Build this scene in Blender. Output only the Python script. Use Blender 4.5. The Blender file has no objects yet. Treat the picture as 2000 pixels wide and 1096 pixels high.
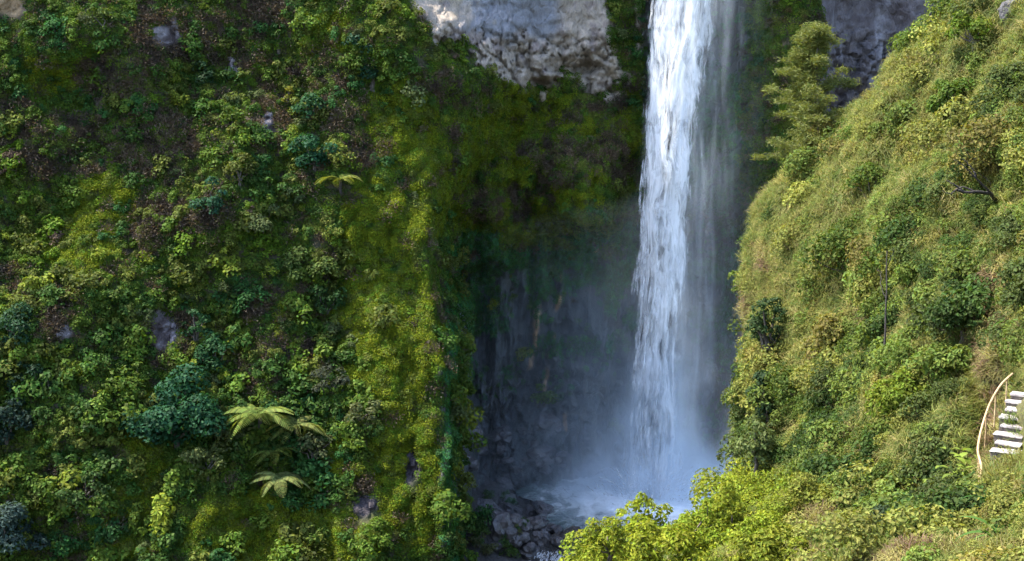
import bpy, math, random
import numpy as np
from mathutils import Vector, Matrix, Quaternion
from mathutils.bvhtree import BVHTree

random.seed(7)
RS = np.random.RandomState(11)
scene = bpy.context.scene
C = scene.collection

# ------------------------------------------------------------------ camera
PITCH = math.radians(-10.0)
FPX = 2747.0                                     # focal length in 2000-px-wide frame
cam = bpy.data.cameras.new('camera'); camo = bpy.data.objects.new('camera', cam)
C.objects.link(camo); scene.camera = camo
cam.sensor_width = 36; cam.lens = FPX / 2000 * 36
cam.clip_start = 0.1; cam.clip_end = 3000
camo.location = (0, 0, 0); camo.rotation_euler = (math.radians(90) + PITCH, 0, 0)

# ------------------------------------------------------------------ world, sun, exposure
SUN = Vector((-0.50, 0.06, 0.84)).normalized()   # direction towards the sun
w = bpy.data.worlds.new('World'); scene.world = w; w.use_nodes = True
nt = w.node_tree; nt.nodes.clear()
sky = nt.nodes.new('ShaderNodeTexSky'); sky.sky_type = 'NISHITA'; sky.sun_disc = False
sky.sun_elevation = math.asin(SUN.z); sky.sun_rotation = math.atan2(SUN.x, SUN.y)
sky.altitude = 900; sky.air_density = 1.0; sky.dust_density = 3.0; sky.ozone_density = 1.0
bg = nt.nodes.new('ShaderNodeBackground'); bg.inputs['Strength'].default_value = 0.15
wo = nt.nodes.new('ShaderNodeOutputWorld')
nt.links.new(sky.outputs[0], bg.inputs[0]); nt.links.new(bg.outputs[0], wo.inputs[0])
sl = bpy.data.lights.new('sun', 'SUN'); sl.energy = 2.9; sl.angle = math.radians(1.0); sl.color = (1, 0.94, 0.82)
so = bpy.data.objects.new('sun', sl); C.objects.link(so); so.location = (-60, 20, 90)
so.rotation_euler = SUN.to_track_quat('Z', 'Y').to_euler()
vs = scene.view_settings
vs.view_transform = 'Standard'; vs.look = 'None'; vs.gamma = 1; vs.use_curve_mapping = False
vs.exposure = 2.45
cy = scene.cycles
cy.use_denoising = True; cy.use_adaptive_sampling = True; cy.adaptive_threshold = 0.025; cy.max_bounces = 6; cy.diffuse_bounces = 2; cy.glossy_bounces = 2
cy.transmission_bounces = 4; cy.transparent_max_bounces = 16; cy.volume_bounces = 2
cy.caustics_reflective = False; cy.caustics_refractive = False

# ------------------------------------------------------------------ image pixel helpers
FW = np.array([0, math.cos(PITCH), math.sin(PITCH)]); UP = np.array([0, -math.sin(PITCH), math.cos(PITCH)])
RT = np.array([1.0, 0, 0])
def ray(u, v): return FW + RT * ((u - 1000) / FPX) + UP * ((548 - v) / FPX)  # camera ray through image pixel u, v
def at(u, v, d): return ray(u, v) * d            # world point of an image pixel at a given depth
def proj(P):
    P = np.asarray(P); d = P @ FW
    return 1000 + FPX * (P @ RT) / d, 548 - FPX * (P @ UP) / d, d

def sstep(a, b, x):
    t = np.clip((np.asarray(x, float) - a) / (b - a), 0, 1); return t * t * (3 - 2 * t)
def hsh(ix, iy, iz, s):
    h = (ix.astype(np.int64) * 374761393 + iy.astype(np.int64) * 668265263 + iz.astype(np.int64) * 2147483647 + s * 974634777) & 0xffffffff
    h = ((h ^ (h >> 13)) * 1274126177) & 0xffffffff
    h = ((h ^ (h >> 16)) * 2246822519) & 0xffffffff
    return ((h ^ (h >> 15)) & 0xffffff) / float(0xffffff)
def vnoise(x, y, z, s=0):
    x, y, z = np.broadcast_arrays(x, y, z)
    ix, iy, iz = np.floor(x), np.floor(y), np.floor(z)
    fx, fy, fz = x - ix, y - iy, z - iz
    fx = fx * fx * (3 - 2 * fx); fy = fy * fy * (3 - 2 * fy); fz = fz * fz * (3 - 2 * fz)
    r = 0
    for a in (0, 1):
        for b in (0, 1):
            for c in (0, 1):
                r = r + hsh(ix + a, iy + b, iz + c, s) * (fx if a else 1 - fx) * (fy if b else 1 - fy) * (fz if c else 1 - fz)
    return r * 2 - 1
def fbm(x, y, z, o=4, s=0, g=0.5):
    r, a, f = 0, 1.0, 1.0
    for k in range(o):
        r = r + a * vnoise(x * f + 17.3 * k, y * f - 9.1 * k, z * f + 3.7 * k, s + k); a *= g; f *= 2.03
    return r
def voro(x, y, s=0):
    ix, iy = np.floor(x), np.floor(y); d1 = np.full(x.shape, 9.0); d2 = d1.copy(); val = np.zeros(x.shape)
    for a in (-1, 0, 1):
        for b in (-1, 0, 1):
            px = ix + a + hsh(ix + a, iy + b, ix * 0, s); py = iy + b + hsh(ix + a, iy + b, ix * 0, s + 5)
            d = np.hypot(px - x, py - y); m = d < d1
            d2 = np.where(m, d1, np.minimum(d2, d)); val = np.where(m, hsh(ix + a, iy + b, ix * 0, s + 9), val); d1 = np.where(m, d, d1)
    return d1, d2, val

# ------------------------------------------------------------------ object helpers
def mesh_from(name, V, F, smooth=False, mats=()):
    me = bpy.data.meshes.new(name)
    V = np.asarray(V, np.float32); F = np.asarray(F, np.int32)
    n, k = F.shape
    me.vertices.add(len(V)); me.vertices.foreach_set('co', V.ravel())
    me.loops.add(n * k); me.loops.foreach_set('vertex_index', F.ravel())
    me.polygons.add(n); me.polygons.foreach_set('loop_start', np.arange(0, n * k, k, dtype=np.int32))
    me.polygons.foreach_set('use_smooth', np.full(n, smooth))
    for m in mats: me.materials.append(m)
    me.update(); me.validate()
    return me
def link(name, me, parent=None):
    o = bpy.data.objects.new(name, me); C.objects.link(o)
    if parent is not None: o.parent = parent
    return o
def tag(o, label=None, cat=None, group=None, kind=None, tint=None):
    if label: o['label'] = label
    if cat: o['category'] = cat
    if group: o['group'] = group
    if kind: o['kind'] = kind
    if tint is not None: o['tint'] = [float(t) for t in tint]
    return o
def empty(name, loc, label, cat, group=None):
    o = bpy.data.objects.new(name, None); C.objects.link(o); o.location = loc; o.empty_display_size = 0.2
    return tag(o, label, cat, group)
def col_attr(me, name, cols):
    a = me.color_attributes.new(name, 'FLOAT_COLOR', 'POINT')
    cols = np.concatenate([cols, np.ones((len(cols), 1))], 1).astype(np.float32)
    a.data.foreach_set('color', cols.ravel())

class Nodes:
    def __init__(s, name):
        s.m = bpy.data.materials.new(name); s.m.use_nodes = True; s.t = s.m.node_tree; s.t.nodes.clear()
        s.out = s.t.nodes.new('ShaderNodeOutputMaterial')
    def n(s, typ, **kw):
        nd = s.t.nodes.new(typ)
        for k, v in kw.items(): setattr(nd, k, v)
        return nd
    def l(s, a, b): s.t.links.new(a, b)
    def put(s, sock, v):
        if hasattr(v, 'is_output') or isinstance(v, bpy.types.NodeSocket): s.l(v, sock)
        else: sock.default_value = v
    def math(s, op, a, b=0.0, c=None, clamp=False):
        nd = s.n('ShaderNodeMath', operation=op); nd.use_clamp = clamp
        s.put(nd.inputs[0], a); s.put(nd.inputs[1], b)
        if c is not None: s.put(nd.inputs[2], c)
        return nd.outputs[0]
    def ramp(s, fac, stops):
        nd = s.n('ShaderNodeValToRGB'); e = nd.color_ramp.elements
        e[0].position, e[0].color = stops[0][0], (*stops[0][1], 1)
        e[1].position, e[1].color = stops[-1][0], (*stops[-1][1], 1)
        for p, c in stops[1:-1]:
            q = e.new(p); q.color = (*c, 1)
        s.put(nd.inputs[0], fac); return nd.outputs[0]
    def smap(s, v, a, b, c=0.0, d=1.0):
        nd = s.n('ShaderNodeMapRange'); nd.interpolation_type = 'SMOOTHSTEP'
        s.put(nd.inputs[0], v)
        for i, q in enumerate((a, b, c, d)): s.put(nd.inputs[i + 1], q)
        return nd.outputs[0]
    def noise(s, vec, scale, detail=3, rough=0.5, dist=0.0):
        nd = s.n('ShaderNodeTexNoise'); s.l(vec, nd.inputs['Vector']); nd.inputs['Scale'].default_value = scale
        nd.inputs['Detail'].default_value = detail; nd.inputs['Roughness'].default_value = rough; nd.inputs['Distortion'].default_value = dist
        return nd.outputs[0]
    def mapping(s, vec, scale):
        nd = s.n('ShaderNodeMapping'); s.l(vec, nd.inputs[0]); nd.inputs['Scale'].default_value = scale; return nd.outputs[0]
    def mixc(s, fac, a, b, mode='MIX'):
        nd = s.n('ShaderNodeMix', data_type='RGBA', blend_type=mode)
        s.put(nd.inputs[0], fac); s.put(nd.inputs[6], a if not isinstance(a, tuple) else (*a, 1)); s.put(nd.inputs[7], b if not isinstance(b, tuple) else (*b, 1))
        return nd.outputs[2]

# ------------------------------------------------------------------ materials
def leaf_material(name, transl=0.38, rough=0.65, vary=0.45, spec=0.12):
    N = Nodes(name)
    at_ = N.n('ShaderNodeAttribute', attribute_type='INSTANCER', attribute_name='tint')
    geo = N.n('ShaderNodeNewGeometry')
    f = N.math('MULTIPLY_ADD', geo.outputs['Random Per Island'], 2 * vary * 0.82, (1 - vary) * 0.82)
    c = N.n('ShaderNodeVectorMath', operation='SCALE'); N.l(at_.outputs['Color'], c.inputs[0]); N.l(f, c.inputs['Scale'])
    hsv = N.n('ShaderNodeHueSaturation'); N.l(c.outputs[0], hsv.inputs['Color'])
    rnd2 = N.math('FRACT', N.math('MULTIPLY', geo.outputs['Random Per Island'], 37.7))
    N.l(N.math('MULTIPLY_ADD', rnd2, 0.05, 0.475), hsv.inputs['Hue'])
    p = N.n('ShaderNodeBsdfPrincipled'); N.l(hsv.outputs[0], p.inputs['Base Color'])
    p.inputs['Roughness'].default_value = rough; p.inputs['Specular IOR Level'].default_value = spec
    tr = N.n('ShaderNodeBsdfTranslucent')
    tc = N.mixc(1.0, hsv.outputs[0], (1.25, 1.2, 0.6), 'MULTIPLY'); N.l(tc, tr.inputs[0])
    mx = N.n('ShaderNodeMixShader'); mx.inputs[0].default_value = transl
    N.l(p.outputs[0], mx.inputs[1]); N.l(tr.outputs[0], mx.inputs[2]); N.l(mx.outputs[0], N.out.inputs[0])
    return N.m
M_LEAF = leaf_material('leaf')
M_MOSS = leaf_material('moss_leaf', 0.25, 0.75, 0.35, 0.1)
M_GRASS = leaf_material('grass_blade', 0.4, 0.6, 0.3, 0.2)

def bark_material(name, a, b):
    N = Nodes(name); tc = N.n('ShaderNodeTexCoord')
    v = N.mapping(tc.outputs['Object'], (6, 6, 1.2)); f = N.noise(v, 2.2, 5, 0.6)
    p = N.n('ShaderNodeBsdfPrincipled'); N.l(N.ramp(f, [(0.3, a), (0.7, b)]), p.inputs['Base Color']); p.inputs['Roughness'].default_value = 0.9
    bp = N.n('ShaderNodeBump'); bp.inputs['Distance'].default_value = 0.03; N.l(f, bp.inputs['Height']); N.l(bp.outputs[0], p.inputs['Normal'])
    N.l(p.outputs[0], N.out.inputs[0]); return N.m
M_BARK = bark_material('bark', (0.03, 0.024, 0.018), (0.11, 0.09, 0.07))
M_BARKD = bark_material('dark_bark', (0.012, 0.01, 0.009), (0.05, 0.04, 0.035))

def ground_material(name, rock=True):
    N = Nodes(name); tc = N.n('ShaderNodeTexCoord'); vec = tc.outputs['Object']
    ca = N.n('ShaderNodeAttribute', attribute_type='GEOMETRY', attribute_name='albedo')
    wt = N.n('ShaderNodeAttribute', attribute_type='GEOMETRY', attribute_name='wet')
    n1 = N.noise(N.mapping(vec, (1, 1, 0.55)), 1.1, 7, 0.65); n2 = N.noise(N.mapping(vec, (1, 1, 0.4)), 5.0, 5, 0.6)
    f = N.math('MULTIPLY_ADD', n1, 0.9, N.math('MULTIPLY_ADD', n2, 0.65, 0.04))
    c = N.n('ShaderNodeVectorMath', operation='SCALE'); N.l(ca.outputs['Color'], c.inputs[0]); N.l(f, c.inputs['Scale'])
    p = N.n('ShaderNodeBsdfPrincipled'); N.l(c.outputs[0], p.inputs['Base Color'])
    N.l(N.math('MULTIPLY_ADD', wt.outputs['Fac'], -0.45, 0.9), p.inputs['Roughness']); p.inputs['Specular IOR Level'].default_value = 0.3
    vo = N.n('ShaderNodeTexVoronoi', feature='DISTANCE_TO_EDGE'); N.l(N.mapping(vec, (1, 1, 0.7)), vo.inputs['Vector']); vo.inputs['Scale'].default_value = 0.9
    h = N.math('ADD', N.math('MULTIPLY', n1, 1.0), N.math('ADD', N.math('MULTIPLY', n2, 0.35), N.math('MULTIPLY', N.math('MINIMUM', vo.outputs[0], 0.12), 2.0)))
    bp = N.n('ShaderNodeBump'); bp.inputs['Distance'].default_value = 0.35; bp.inputs['Strength'].default_value = 0.9
    N.l(h, bp.inputs['Height']); N.l(bp.outputs[0], p.inputs['Normal']); N.l(p.outputs[0], N.out.inputs[0])
    return N.m
M_CLIFF = ground_material('cliff_rock')

def rock_material(name, a, b, rough=0.85):
    N = Nodes(name); tc = N.n('ShaderNodeTexCoord'); vec = tc.outputs['Object']
    n1 = N.noise(vec, 1.3, 7, 0.65); n2 = N.noise(N.mapping(vec, (3, 3, 0.6)), 1.5, 4, 0.6)
    p = N.n('ShaderNodeBsdfPrincipled')
    c = N.ramp(N.math('MULTIPLY_ADD', n2, 0.5, N.math('MULTIPLY', n1, 0.5)), [(0.36, a), (0.62, b)])
    N.l(c, p.inputs['Base Color']); p.inputs['Roughness'].default_value = rough
    bp = N.n('ShaderNodeBump'); bp.inputs['Distance'].default_value = 0.2; N.l(n1, bp.inputs['Height']); N.l(bp.outputs[0], p.inputs['Normal'])
    N.l(p.outputs[0], N.out.inputs[0]); return N.m
M_BOULDER = rock_material('wet_boulder', (0.012, 0.012, 0.015), (0.075, 0.068, 0.07), 0.5)
M_OUTCROP = rock_material('violet_rock', (0.07, 0.055, 0.06), (0.36, 0.33, 0.36))
M_SAND = rock_material('sandy_rock', (0.2, 0.13, 0.07), (0.5, 0.38, 0.24))
M_STEP = rock_material('pale_concrete', (0.20, 0.17, 0.16), (0.46, 0.42, 0.41))
M_RISER = rock_material('earth_riser', (0.05, 0.04, 0.035), (0.14, 0.11, 0.09))
M_RAIL = rock_material('bamboo_rail', (0.24, 0.14, 0.06), (0.45, 0.32, 0.17), 0.6)

# ------------------------------------------------------------------ the cliff (left slope, buttress, recess behind the fall, right wall)
def ellipse_w(u, v, items, nz):
    r = np.zeros(u.shape)
    for (cu, cv, ru, rv, s) in items:
        d = np.hypot((u - cu) / ru, (v - cv) / rv) + 0.38 * nz
        r = np.maximum(r, s * (1 - sstep(0.7, 1.25, d)))
    return r
MOSS = [(765, 640, 105, 170, 1), (745, 440, 80, 110, 1), (800, 930, 95, 120, 1), (480, 1030, 150, 85, 1), (300, 850, 60, 90, .8), (920, 330, 150, 120, 1),
        (1080, 280, 190, 120, 1), (1000, 420, 130, 60, .8), (780, 230, 80, 80, .7), (200, 400, 70, 55, .8), (90, 150, 60, 40, .8), (640, 1060, 90, 60, .8), (250, 1000, 60, 70, .7),
        (150, 480, 90, 60, .6), (560, 620, 40, 40, .5), (640, 60, 60, 60, .5), (700, 900, 60, 50, .6)]
BROWN = [(1090, 320, 70, 60, .9), (945, 390, 50, 50, .9), (1195, 300, 32, 60, .9), (1010, 400, 40, 40, .8), (860, 300, 40, 40, .6), (1150, 210, 60, 30, .8), (290, 280, 90, 70, .9), (340, 70, 110, 55, .9), (440, 100, 60, 50, .8), (230, 140, 100, 55, .7), (330, 430, 110, 60, .7), (500, 30, 70, 45, .9),
         (700, 280, 60, 70, .8), (340, 660, 70, 50, .8), (530, 250, 45, 60, .9), (560, 700, 110, 50, .6), (130, 290, 110, 60, .7), (20, 240, 50, 60, .7),
         (720, 980, 70, 60, .8), (800, 890, 40, 70, .8), (480, 590, 50, 50, .6), (850, 190, 90, 40, .5), (120, 640, 60, 40, .6), (620, 150, 60, 50, .5), (60, 560, 60, 60, .4)]
RKU = [700, 795, 825, 900, 960, 1020, 1080, 1130, 1180, 1225, 1250, 1260]; RKV = [-400, -10, 45, 105, 145, 190, 172, 150, 200, 165, 90, -400]
# openings (u, v, ru, rv) in the plant cover where bare rock shows
BARE = [(325, 65, 34, 24), (320, 638, 33, 40), (523, 236, 20, 26), (46, 186, 14, 16), (128, 643, 18, 22), (18, 10, 36, 26), (455, 130, 18, 22), (715, 985, 30, 30), (805, 905, 22, 42)]
def zones(P):
    u, v, d = proj(P)
    n = fbm(P[..., 0] * 0.35, P[..., 1] * 0.12, P[..., 2] * 0.35, 4, 3)
    n2 = fbm(P[..., 0] * 0.9, P[..., 1] * 0.2, P[..., 2] * 0.7, 3, 31)
    z = {}
    vb = np.interp(u, RKU, RKV)
    rock = sstep(18, -14, v + 26 * n2 - vb) * sstep(700, 800, u) * sstep(1262, 1235, u + 10 * n)
    rock = rock * (1 - ellipse_w(u, v, [(1216, 40, 26, 110, 1)], n))
    rr = sstep(1592, 1606, u + 8 * n2) * sstep(260, 200, v + 20 * n) * (u > 1500)
    z['rock'] = np.clip(rock, 0, 1); z['rrock'] = rr
    wet = sstep(845, 880, u + 8 * n) * sstep(1480, 1455, u) * sstep(400, 560, v + 60 * n)
    wet = np.maximum(wet, sstep(1245, 1262, u) * sstep(1475, 1440, u + 14 * n) * 0.8)
    z['wet'] = wet
    dry = (1 - z['rock']) * (1 - rr) * (1 - wet)
    z['moss'] = ellipse_w(u, v, MOSS, n) * dry * np.where(u > 850, (1 - 0.75 * ellipse_w(u, v, BROWN[:6], n2)) * sstep(-1.0, -0.25, n2), 1)
    z['brown'] = ellipse_w(u, v, BROWN, n2) * (1 - z['moss']) * dry
    z['u'], z['v'], z['d'], z['n'], z['n2'] = u, v, d, n, n2
    return z

def cliff_y(x, z):
    n0 = fbm(x * 0.07, z * 0.07, 0 * x, 3, 41); n1 = fbm(x * 0.22, z * 0.20, 0 * x, 4, 52)
    flute = fbm(x * 0.55, z * 0.07, 0 * x, 4, 63)
    slope = np.where(z < -6, 0.62 * (z + 50), 0.62 * 44 + 0.36 * (z + 6))
    yl = 118 + slope - 0.16 * np.maximum(-10 - x, 0) + 3.2 * n0 + 1.3 * n1
    yl = yl - 2.0 * np.exp(-((x + 10) / 5.5) ** 2 - ((z + 31) / 9) ** 2) - 2.5 * np.exp(-((x + 27) / 6) ** 2 - ((z + 46) / 5) ** 2)
    yw = 157 + 1.2 * sstep(-4, -7, z) - 6.5 * sstep(-6, -20, z) * sstep(15, 9, x) + (9 + 3.5 * sstep(15, 9, x)) * sstep(-17, -30, z + 3.5 * n1 + 5 * fbm(x * 0.13, 0 * x, 0 * x, 3, 44)) + 1.2 * n0 + 0.9 * n1 + 0.9 * flute * sstep(-6, -16, z)
    yw = yw + 2.0 * np.exp(-((x - 19) / 5.0) ** 2) - 4.5 * np.exp(-((x - 31) / 4.2) ** 2) + 4 * sstep(33, 37, x)
    yw = yw - 11 * sstep(-42, -53, z) * sstep(14, 7, x)          # rubble slope below the recess
    xe = -8.9 + (-19 - z) * 0.12 + 1.1 * fbm(z * 0.16, 0 * z, 0 * z, 3, 77)
    wd = 1.6 + 15 * sstep(-20, -4, z)
    s = sstep(xe - 0.15 * wd, xe + wd, x)
    return yl * (1 - s) + yw * s

zs = np.concatenate([np.arange(-60, 7, 0.25), np.arange(7, 36.1, 1.5)])
xs = np.concatenate([np.arange(-120, -62, 2.0), np.arange(-62, -13, 0.34), np.arange(-13, 0, 0.11), np.arange(0, 56, 0.24), np.arange(56, 100, 2.0)])
X, Z = np.meshgrid(xs, zs)
Y = cliff_y(X, Z)
# stone relief where bare rock shows
P = np.stack([X, Y, Z], -1); zn = zones(P)
d1, d2, val = voro(X * 0.55 + 0.25 * zn['n'], Z * 0.75 + 0.3 * zn['n2'], 5)
e1, e2, val2 = voro(X * 1.6, Z * 1.9 + 0.4 * zn['n2'], 8)
lower = sstep(40, 110, zn['v'])                       # the broken, overhanging lower part of the bare face
blocks = (-(val - 0.5) * 1.1 + 0.9 * np.exp(-((d2 - d1) / 0.13) ** 2)) * (0.25 + 0.9 * lower) + (-(val2 - 0.5) * 0.5 + 0.35 * np.exp(-((e2 - e1) / 0.16) ** 2)) * (0.2 + 0.8 * lower)
hollow = 1.6 * ellipse_w(zn['u'], zn['v'], [(1115, 130, 50, 16, 1), (1075, 165, 45, 14, 1)], zn['n2'] * 0.6)
Y = Y + zn['rock'] * (blocks * 1.35 + hollow * 1.4 - 0.6) + zn['rrock'] * blocks * 1.0
rub = sstep(-39, -45, Z) * sstep(14, 9, X) * sstep(-9, -4, X); Y = Y + rub * (blocks * 1.3 + 1.0 * fbm(X * 0.5, Z * 0.5, 0 * X, 3, 66))
ft = fbm(X * 0.8, Z * 0.16, 0 * X, 4, 91)
Y = Y + zn['wet'] * ft * 1.2 + 0.25 * fbm(X * 0.9, Z * 0.9, 0 * X, 3, 95)
bare = ellipse_w(zn['u'], zn['v'], [(a, b, c * 0.95, d * 0.95, 1) for a, b, c, d in BARE], zn['n2'] * 0.8) * (1 - zn['wet'])
strk = fbm(X * 2.0, Z * 0.7, 0 * X, 4, 29, 0.7)
Y = Y + bare * (blocks * 0.8 + 0.5 * strk)
RUST = [(1046, 640, 9, 48), (1092, 572, 5, 42), (1167, 465, 5, 46), (1090, 660, 6, 30), (1066, 740, 5, 50), (1108, 830, 5, 30), (1036, 690, 6, 40)]
rust = np.zeros(X.shape)
for (cu, cv, ru, rv) in RUST:
    wob = 6 * np.sin(zn['v'] * 0.045 + cu)
    rust = np.maximum(rust, (1 - sstep(0.45, 1.0, np.abs(zn['u'] - cu + wob * 0.6) / ru)) * (1 - sstep(0.7, 1.05, np.abs(zn['v'] - cv) / rv + 0.3 * zn['n2'])) * (1 if cv < 650 else 0.45))
Y = Y - rust * 0.8
Y = Y - zn['moss'] * (1.1 * (1 - np.abs(vnoise(X * 0.42, Z * 0.42, 0 * X, 201))) + 0.5 * (1 - np.abs(vnoise(X * 1.0, Z * 1.0, 0 * X, 202))) - 1.0)
P = np.stack([X, Y, Z], -1)
nn, n2 = zn['n'], zn['n2']
def lay(c, wgt, colr): return c * (1 - wgt[..., None]) + np.array(colr) * wgt[..., None]
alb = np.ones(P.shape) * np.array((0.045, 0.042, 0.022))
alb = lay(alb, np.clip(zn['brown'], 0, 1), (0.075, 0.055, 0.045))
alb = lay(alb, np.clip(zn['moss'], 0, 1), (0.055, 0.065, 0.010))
wetc = np.ones(P.shape) * np.array((0.045, 0.052, 0.055))
wetc = lay(wetc, sstep(-0.1, 0.5, nn) * 0.8 * sstep(760, 560, zn['v']), (0.03, 0.085, 0.03))
alb = alb * (1 - zn['wet'][..., None]) + wetc * zn['wet'][..., None]
rc = np.ones(P.shape) * np.array((0.33, 0.275, 0.22))
gz = sstep(890, 930, zn['u'] + 30 * n2) * sstep(1110, 1075, zn['u']) * sstep(90, 60, zn['v'] + 20 * n2)
rc = lay(rc, gz, (0.20, 0.20, 0.215)); rc = lay(rc, sstep(0.15, 0.5, n2) * 0.6 * (1 - gz), (0.17, 0.13, 0.125))
rc = lay(rc, sstep(0.2, 0.7, nn) * 0.5, (0.34, 0.27, 0.17))
alb = alb * (1 - zn['rock'][..., None]) + rc * zn['rock'][..., None]
r2 = np.ones(P.shape) * np.array((0.125, 0.11, 0.115)); r2 = lay(r2, sstep(0.0, 0.5, n2) * 0.8, (0.075, 0.06, 0.06))
stv = fbm(X * 1.1, Z * 0.1, 0 * X, 3, 19); r2 = lay(r2, sstep(0.55, 0.85, stv) * 0.6, (0.26, 0.25, 0.27))
alb = alb * (1 - zn['rrock'][..., None]) + r2 * zn['rrock'][..., None]
bc = lay(np.ones(P.shape) * np.array((0.24, 0.21, 0.215)), sstep(-0.35, 0.25, strk), (0.07, 0.052, 0.05))
bc = lay(bc, sstep(60, 30, zn['u']) * sstep(60, 30, zn['v']), (0.30, 0.21, 0.12)); bc = lay(bc, sstep(800, 860, zn['v']), (0.06, 0.05, 0.055))
alb = alb * (1 - bare[..., None]) + bc * bare[..., None]
alb = lay(alb, rust * sstep(-0.5, 0.2, n2), (0.60, 0.36, 0.19))
def grid_faces(nr, nc):
    i = np.arange(nr - 1)[:, None] * nc + np.arange(nc - 1)[None, :]
    return np.stack([i, i + 1, i + nc + 1, i + nc], -1).reshape(-1, 4)
Vc = P.reshape(-1, 3); Fc = grid_faces(*X.shape)
# plateau on top of the cliff
top = np.stack([xs, Y[-1], np.full(xs.shape, 36.0)], 1); back = top.copy(); back[:, 1] = 320; back[:, 2] = 40
base = len(Vc); Vc2 = np.concatenate([Vc, back]); k = np.arange(len(xs) - 1); t0 = (len(zs) - 1) * len(xs)
Fc2 = np.concatenate([Fc, np.stack([t0 + k, t0 + k + 1, base + k + 1, base + k], -1)])
cme = mesh_from('cliff', Vc2, Fc2, True, [M_CLIFF])
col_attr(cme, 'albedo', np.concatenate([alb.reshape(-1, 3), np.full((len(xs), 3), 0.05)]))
wa = cme.attributes.new('wet', 'FLOAT', 'POINT'); wa.data.foreach_set('value', np.concatenate([zn['wet'].ravel(), np.zeros(len(xs))]).astype(np.float32))
cliff = link('cliff', cme); cliff['kind'] = 'structure'
cliff['label'] = 'steep green cliff with bare grey rock face behind the waterfall'

# ------------------------------------------------------------------ the sunlit spur on the right
def catmull(A, m):
    n = len(A); t = np.linspace(0, n - 1.0001, m); i = t.astype(int); f = (t - i)
    f = f.reshape((-1,) + (1,) * (A.ndim - 1))
    p0, p1, p2, p3 = A[np.maximum(i - 1, 0)], A[i], A[np.minimum(i + 1, n - 1)], A[np.minimum(i + 2, n - 1)]
    return 0.5 * ((2 * p1) + (-p0 + p2) * f + (2 * p0 - 5 * p1 + 4 * p2 - p3) * f ** 2 + (-p0 + 3 * p1 - 3 * p2 + p3) * f ** 3)
ROWS = [(-250, 2090, 66, 58), (0, 1905, 72, 54), (150, 1775, 76, 50), (300, 1620, 80, 46), (420, 1510, 82, 42), (560, 1488, 82, 38), (720, 1500, 80, 33),
        (860, 1505, 76, 29), (970, 1500, 70, 26), (1060, 1440, 60, 24), (1160, 1300, 52, 22), (1300, 1120, 44, 19), (1600, 800, 36, 15)]
G = []
for (v, us, ds, dr) in ROWS:
    p = at(us, v, ds)
    row = [p + np.array([14, 40, -45.0]), p + np.array([4, 14, -10.0]), p + np.array([0.3, 5, -1.2])]
    for f in (0, 0.12, 0.28, 0.46, 0.64, 0.82, 1.0, 1.3, 1.8):
        row.append(at(us + (2200 - us) * f, v, ds + (dr - ds) * min(f, 1.2) ** 0.85))
    G.append(row)
G = np.array(G)
H = catmull(np.transpose(catmull(G, 260), (1, 0, 2)), 240)      # (cols, rows, 3)
H = np.transpose(H, (1, 0, 2))
du = np.gradient(H, axis=1); dv = np.gradient(H, axis=0)
nr = np.cross(du, dv); nr /= np.linalg.norm(nr, axis=-1, keepdims=True) + 1e-9
flip = np.sign((nr * -H).sum(-1, keepdims=True)); nr = nr * np.where(np.median(flip) < 0, -1, 1)
bump = 0.9 * fbm(H[..., 0] * 0.16, H[..., 1] * 0.16, H[..., 2] * 0.16, 3, 7) + 0.45 * fbm(H[..., 0] * 0.6, H[..., 1] * 0.6, H[..., 2] * 0.6, 3, 17)
H = H + nr * bump[..., None]
hu, hv, hd = proj(H)
cut = sstep(1880, 1925, hu) * sstep(2080, 2030, hu) * sstep(690, 740, hv) * sstep(960, 905, hv)
H = H + (H / hd[..., None]) * (1.6 * cut)[..., None]                # the path is cut into the slope here
Vh = H.reshape(-1, 3); Fh = grid_faces(H.shape[0], H.shape[1])
hme = mesh_from('hillside', Vh, Fh, True, [M_CLIFF])
hn = fbm(Vh[:, 0] * 0.4, Vh[:, 1] * 0.4, Vh[:, 2] * 0.4, 3, 23)
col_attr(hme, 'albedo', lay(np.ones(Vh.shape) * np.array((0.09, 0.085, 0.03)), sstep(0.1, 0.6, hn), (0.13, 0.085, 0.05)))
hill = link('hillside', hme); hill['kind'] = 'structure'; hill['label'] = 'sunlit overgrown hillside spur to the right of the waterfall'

# ------------------------------------------------------------------ valley floor, pool
gx, gy = np.meshgrid(np.concatenate([np.linspace(-400, -40, 12), np.arange(-38, 46, 0.7), np.linspace(50, 400, 12)]), np.concatenate([np.linspace(-120, 108, 20), np.arange(110, 172, 0.7), np.linspace(175, 420, 8)]))
gz_ = -52.6 + 0.5 * fbm(gx * 0.3, gy * 0.3, 0 * gx, 4, 5) + 0.55 * fbm(gx * 0.9, gy * 0.9, 0 * gx, 3, 6) + 3.2 * sstep(5.0, -6, gx + 0.10 * (gy - 140)) - 2.5 * sstep(139, 120, gy) + 2.0 * sstep(22, 36, gx) + 2.9 * np.exp(-((gy - 135.8 - 1.2 * np.sin(gx * 0.5)) / 1.7) ** 2) * (1 - 0.45 * np.exp(-((gx - 4.0) / 0.8) ** 2))
gme = mesh_from('ground', np.stack([gx, gy, gz_], -1).reshape(-1, 3), grid_faces(*gx.shape), True, [M_CLIFF])
col_attr(gme, 'albedo', np.ones((gx.size, 3)) * np.array((0.045, 0.042, 0.04)))
ground = link('ground', gme); ground['kind'] = 'structure'; ground['label'] = 'dark stony valley floor around the plunge pool'

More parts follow.
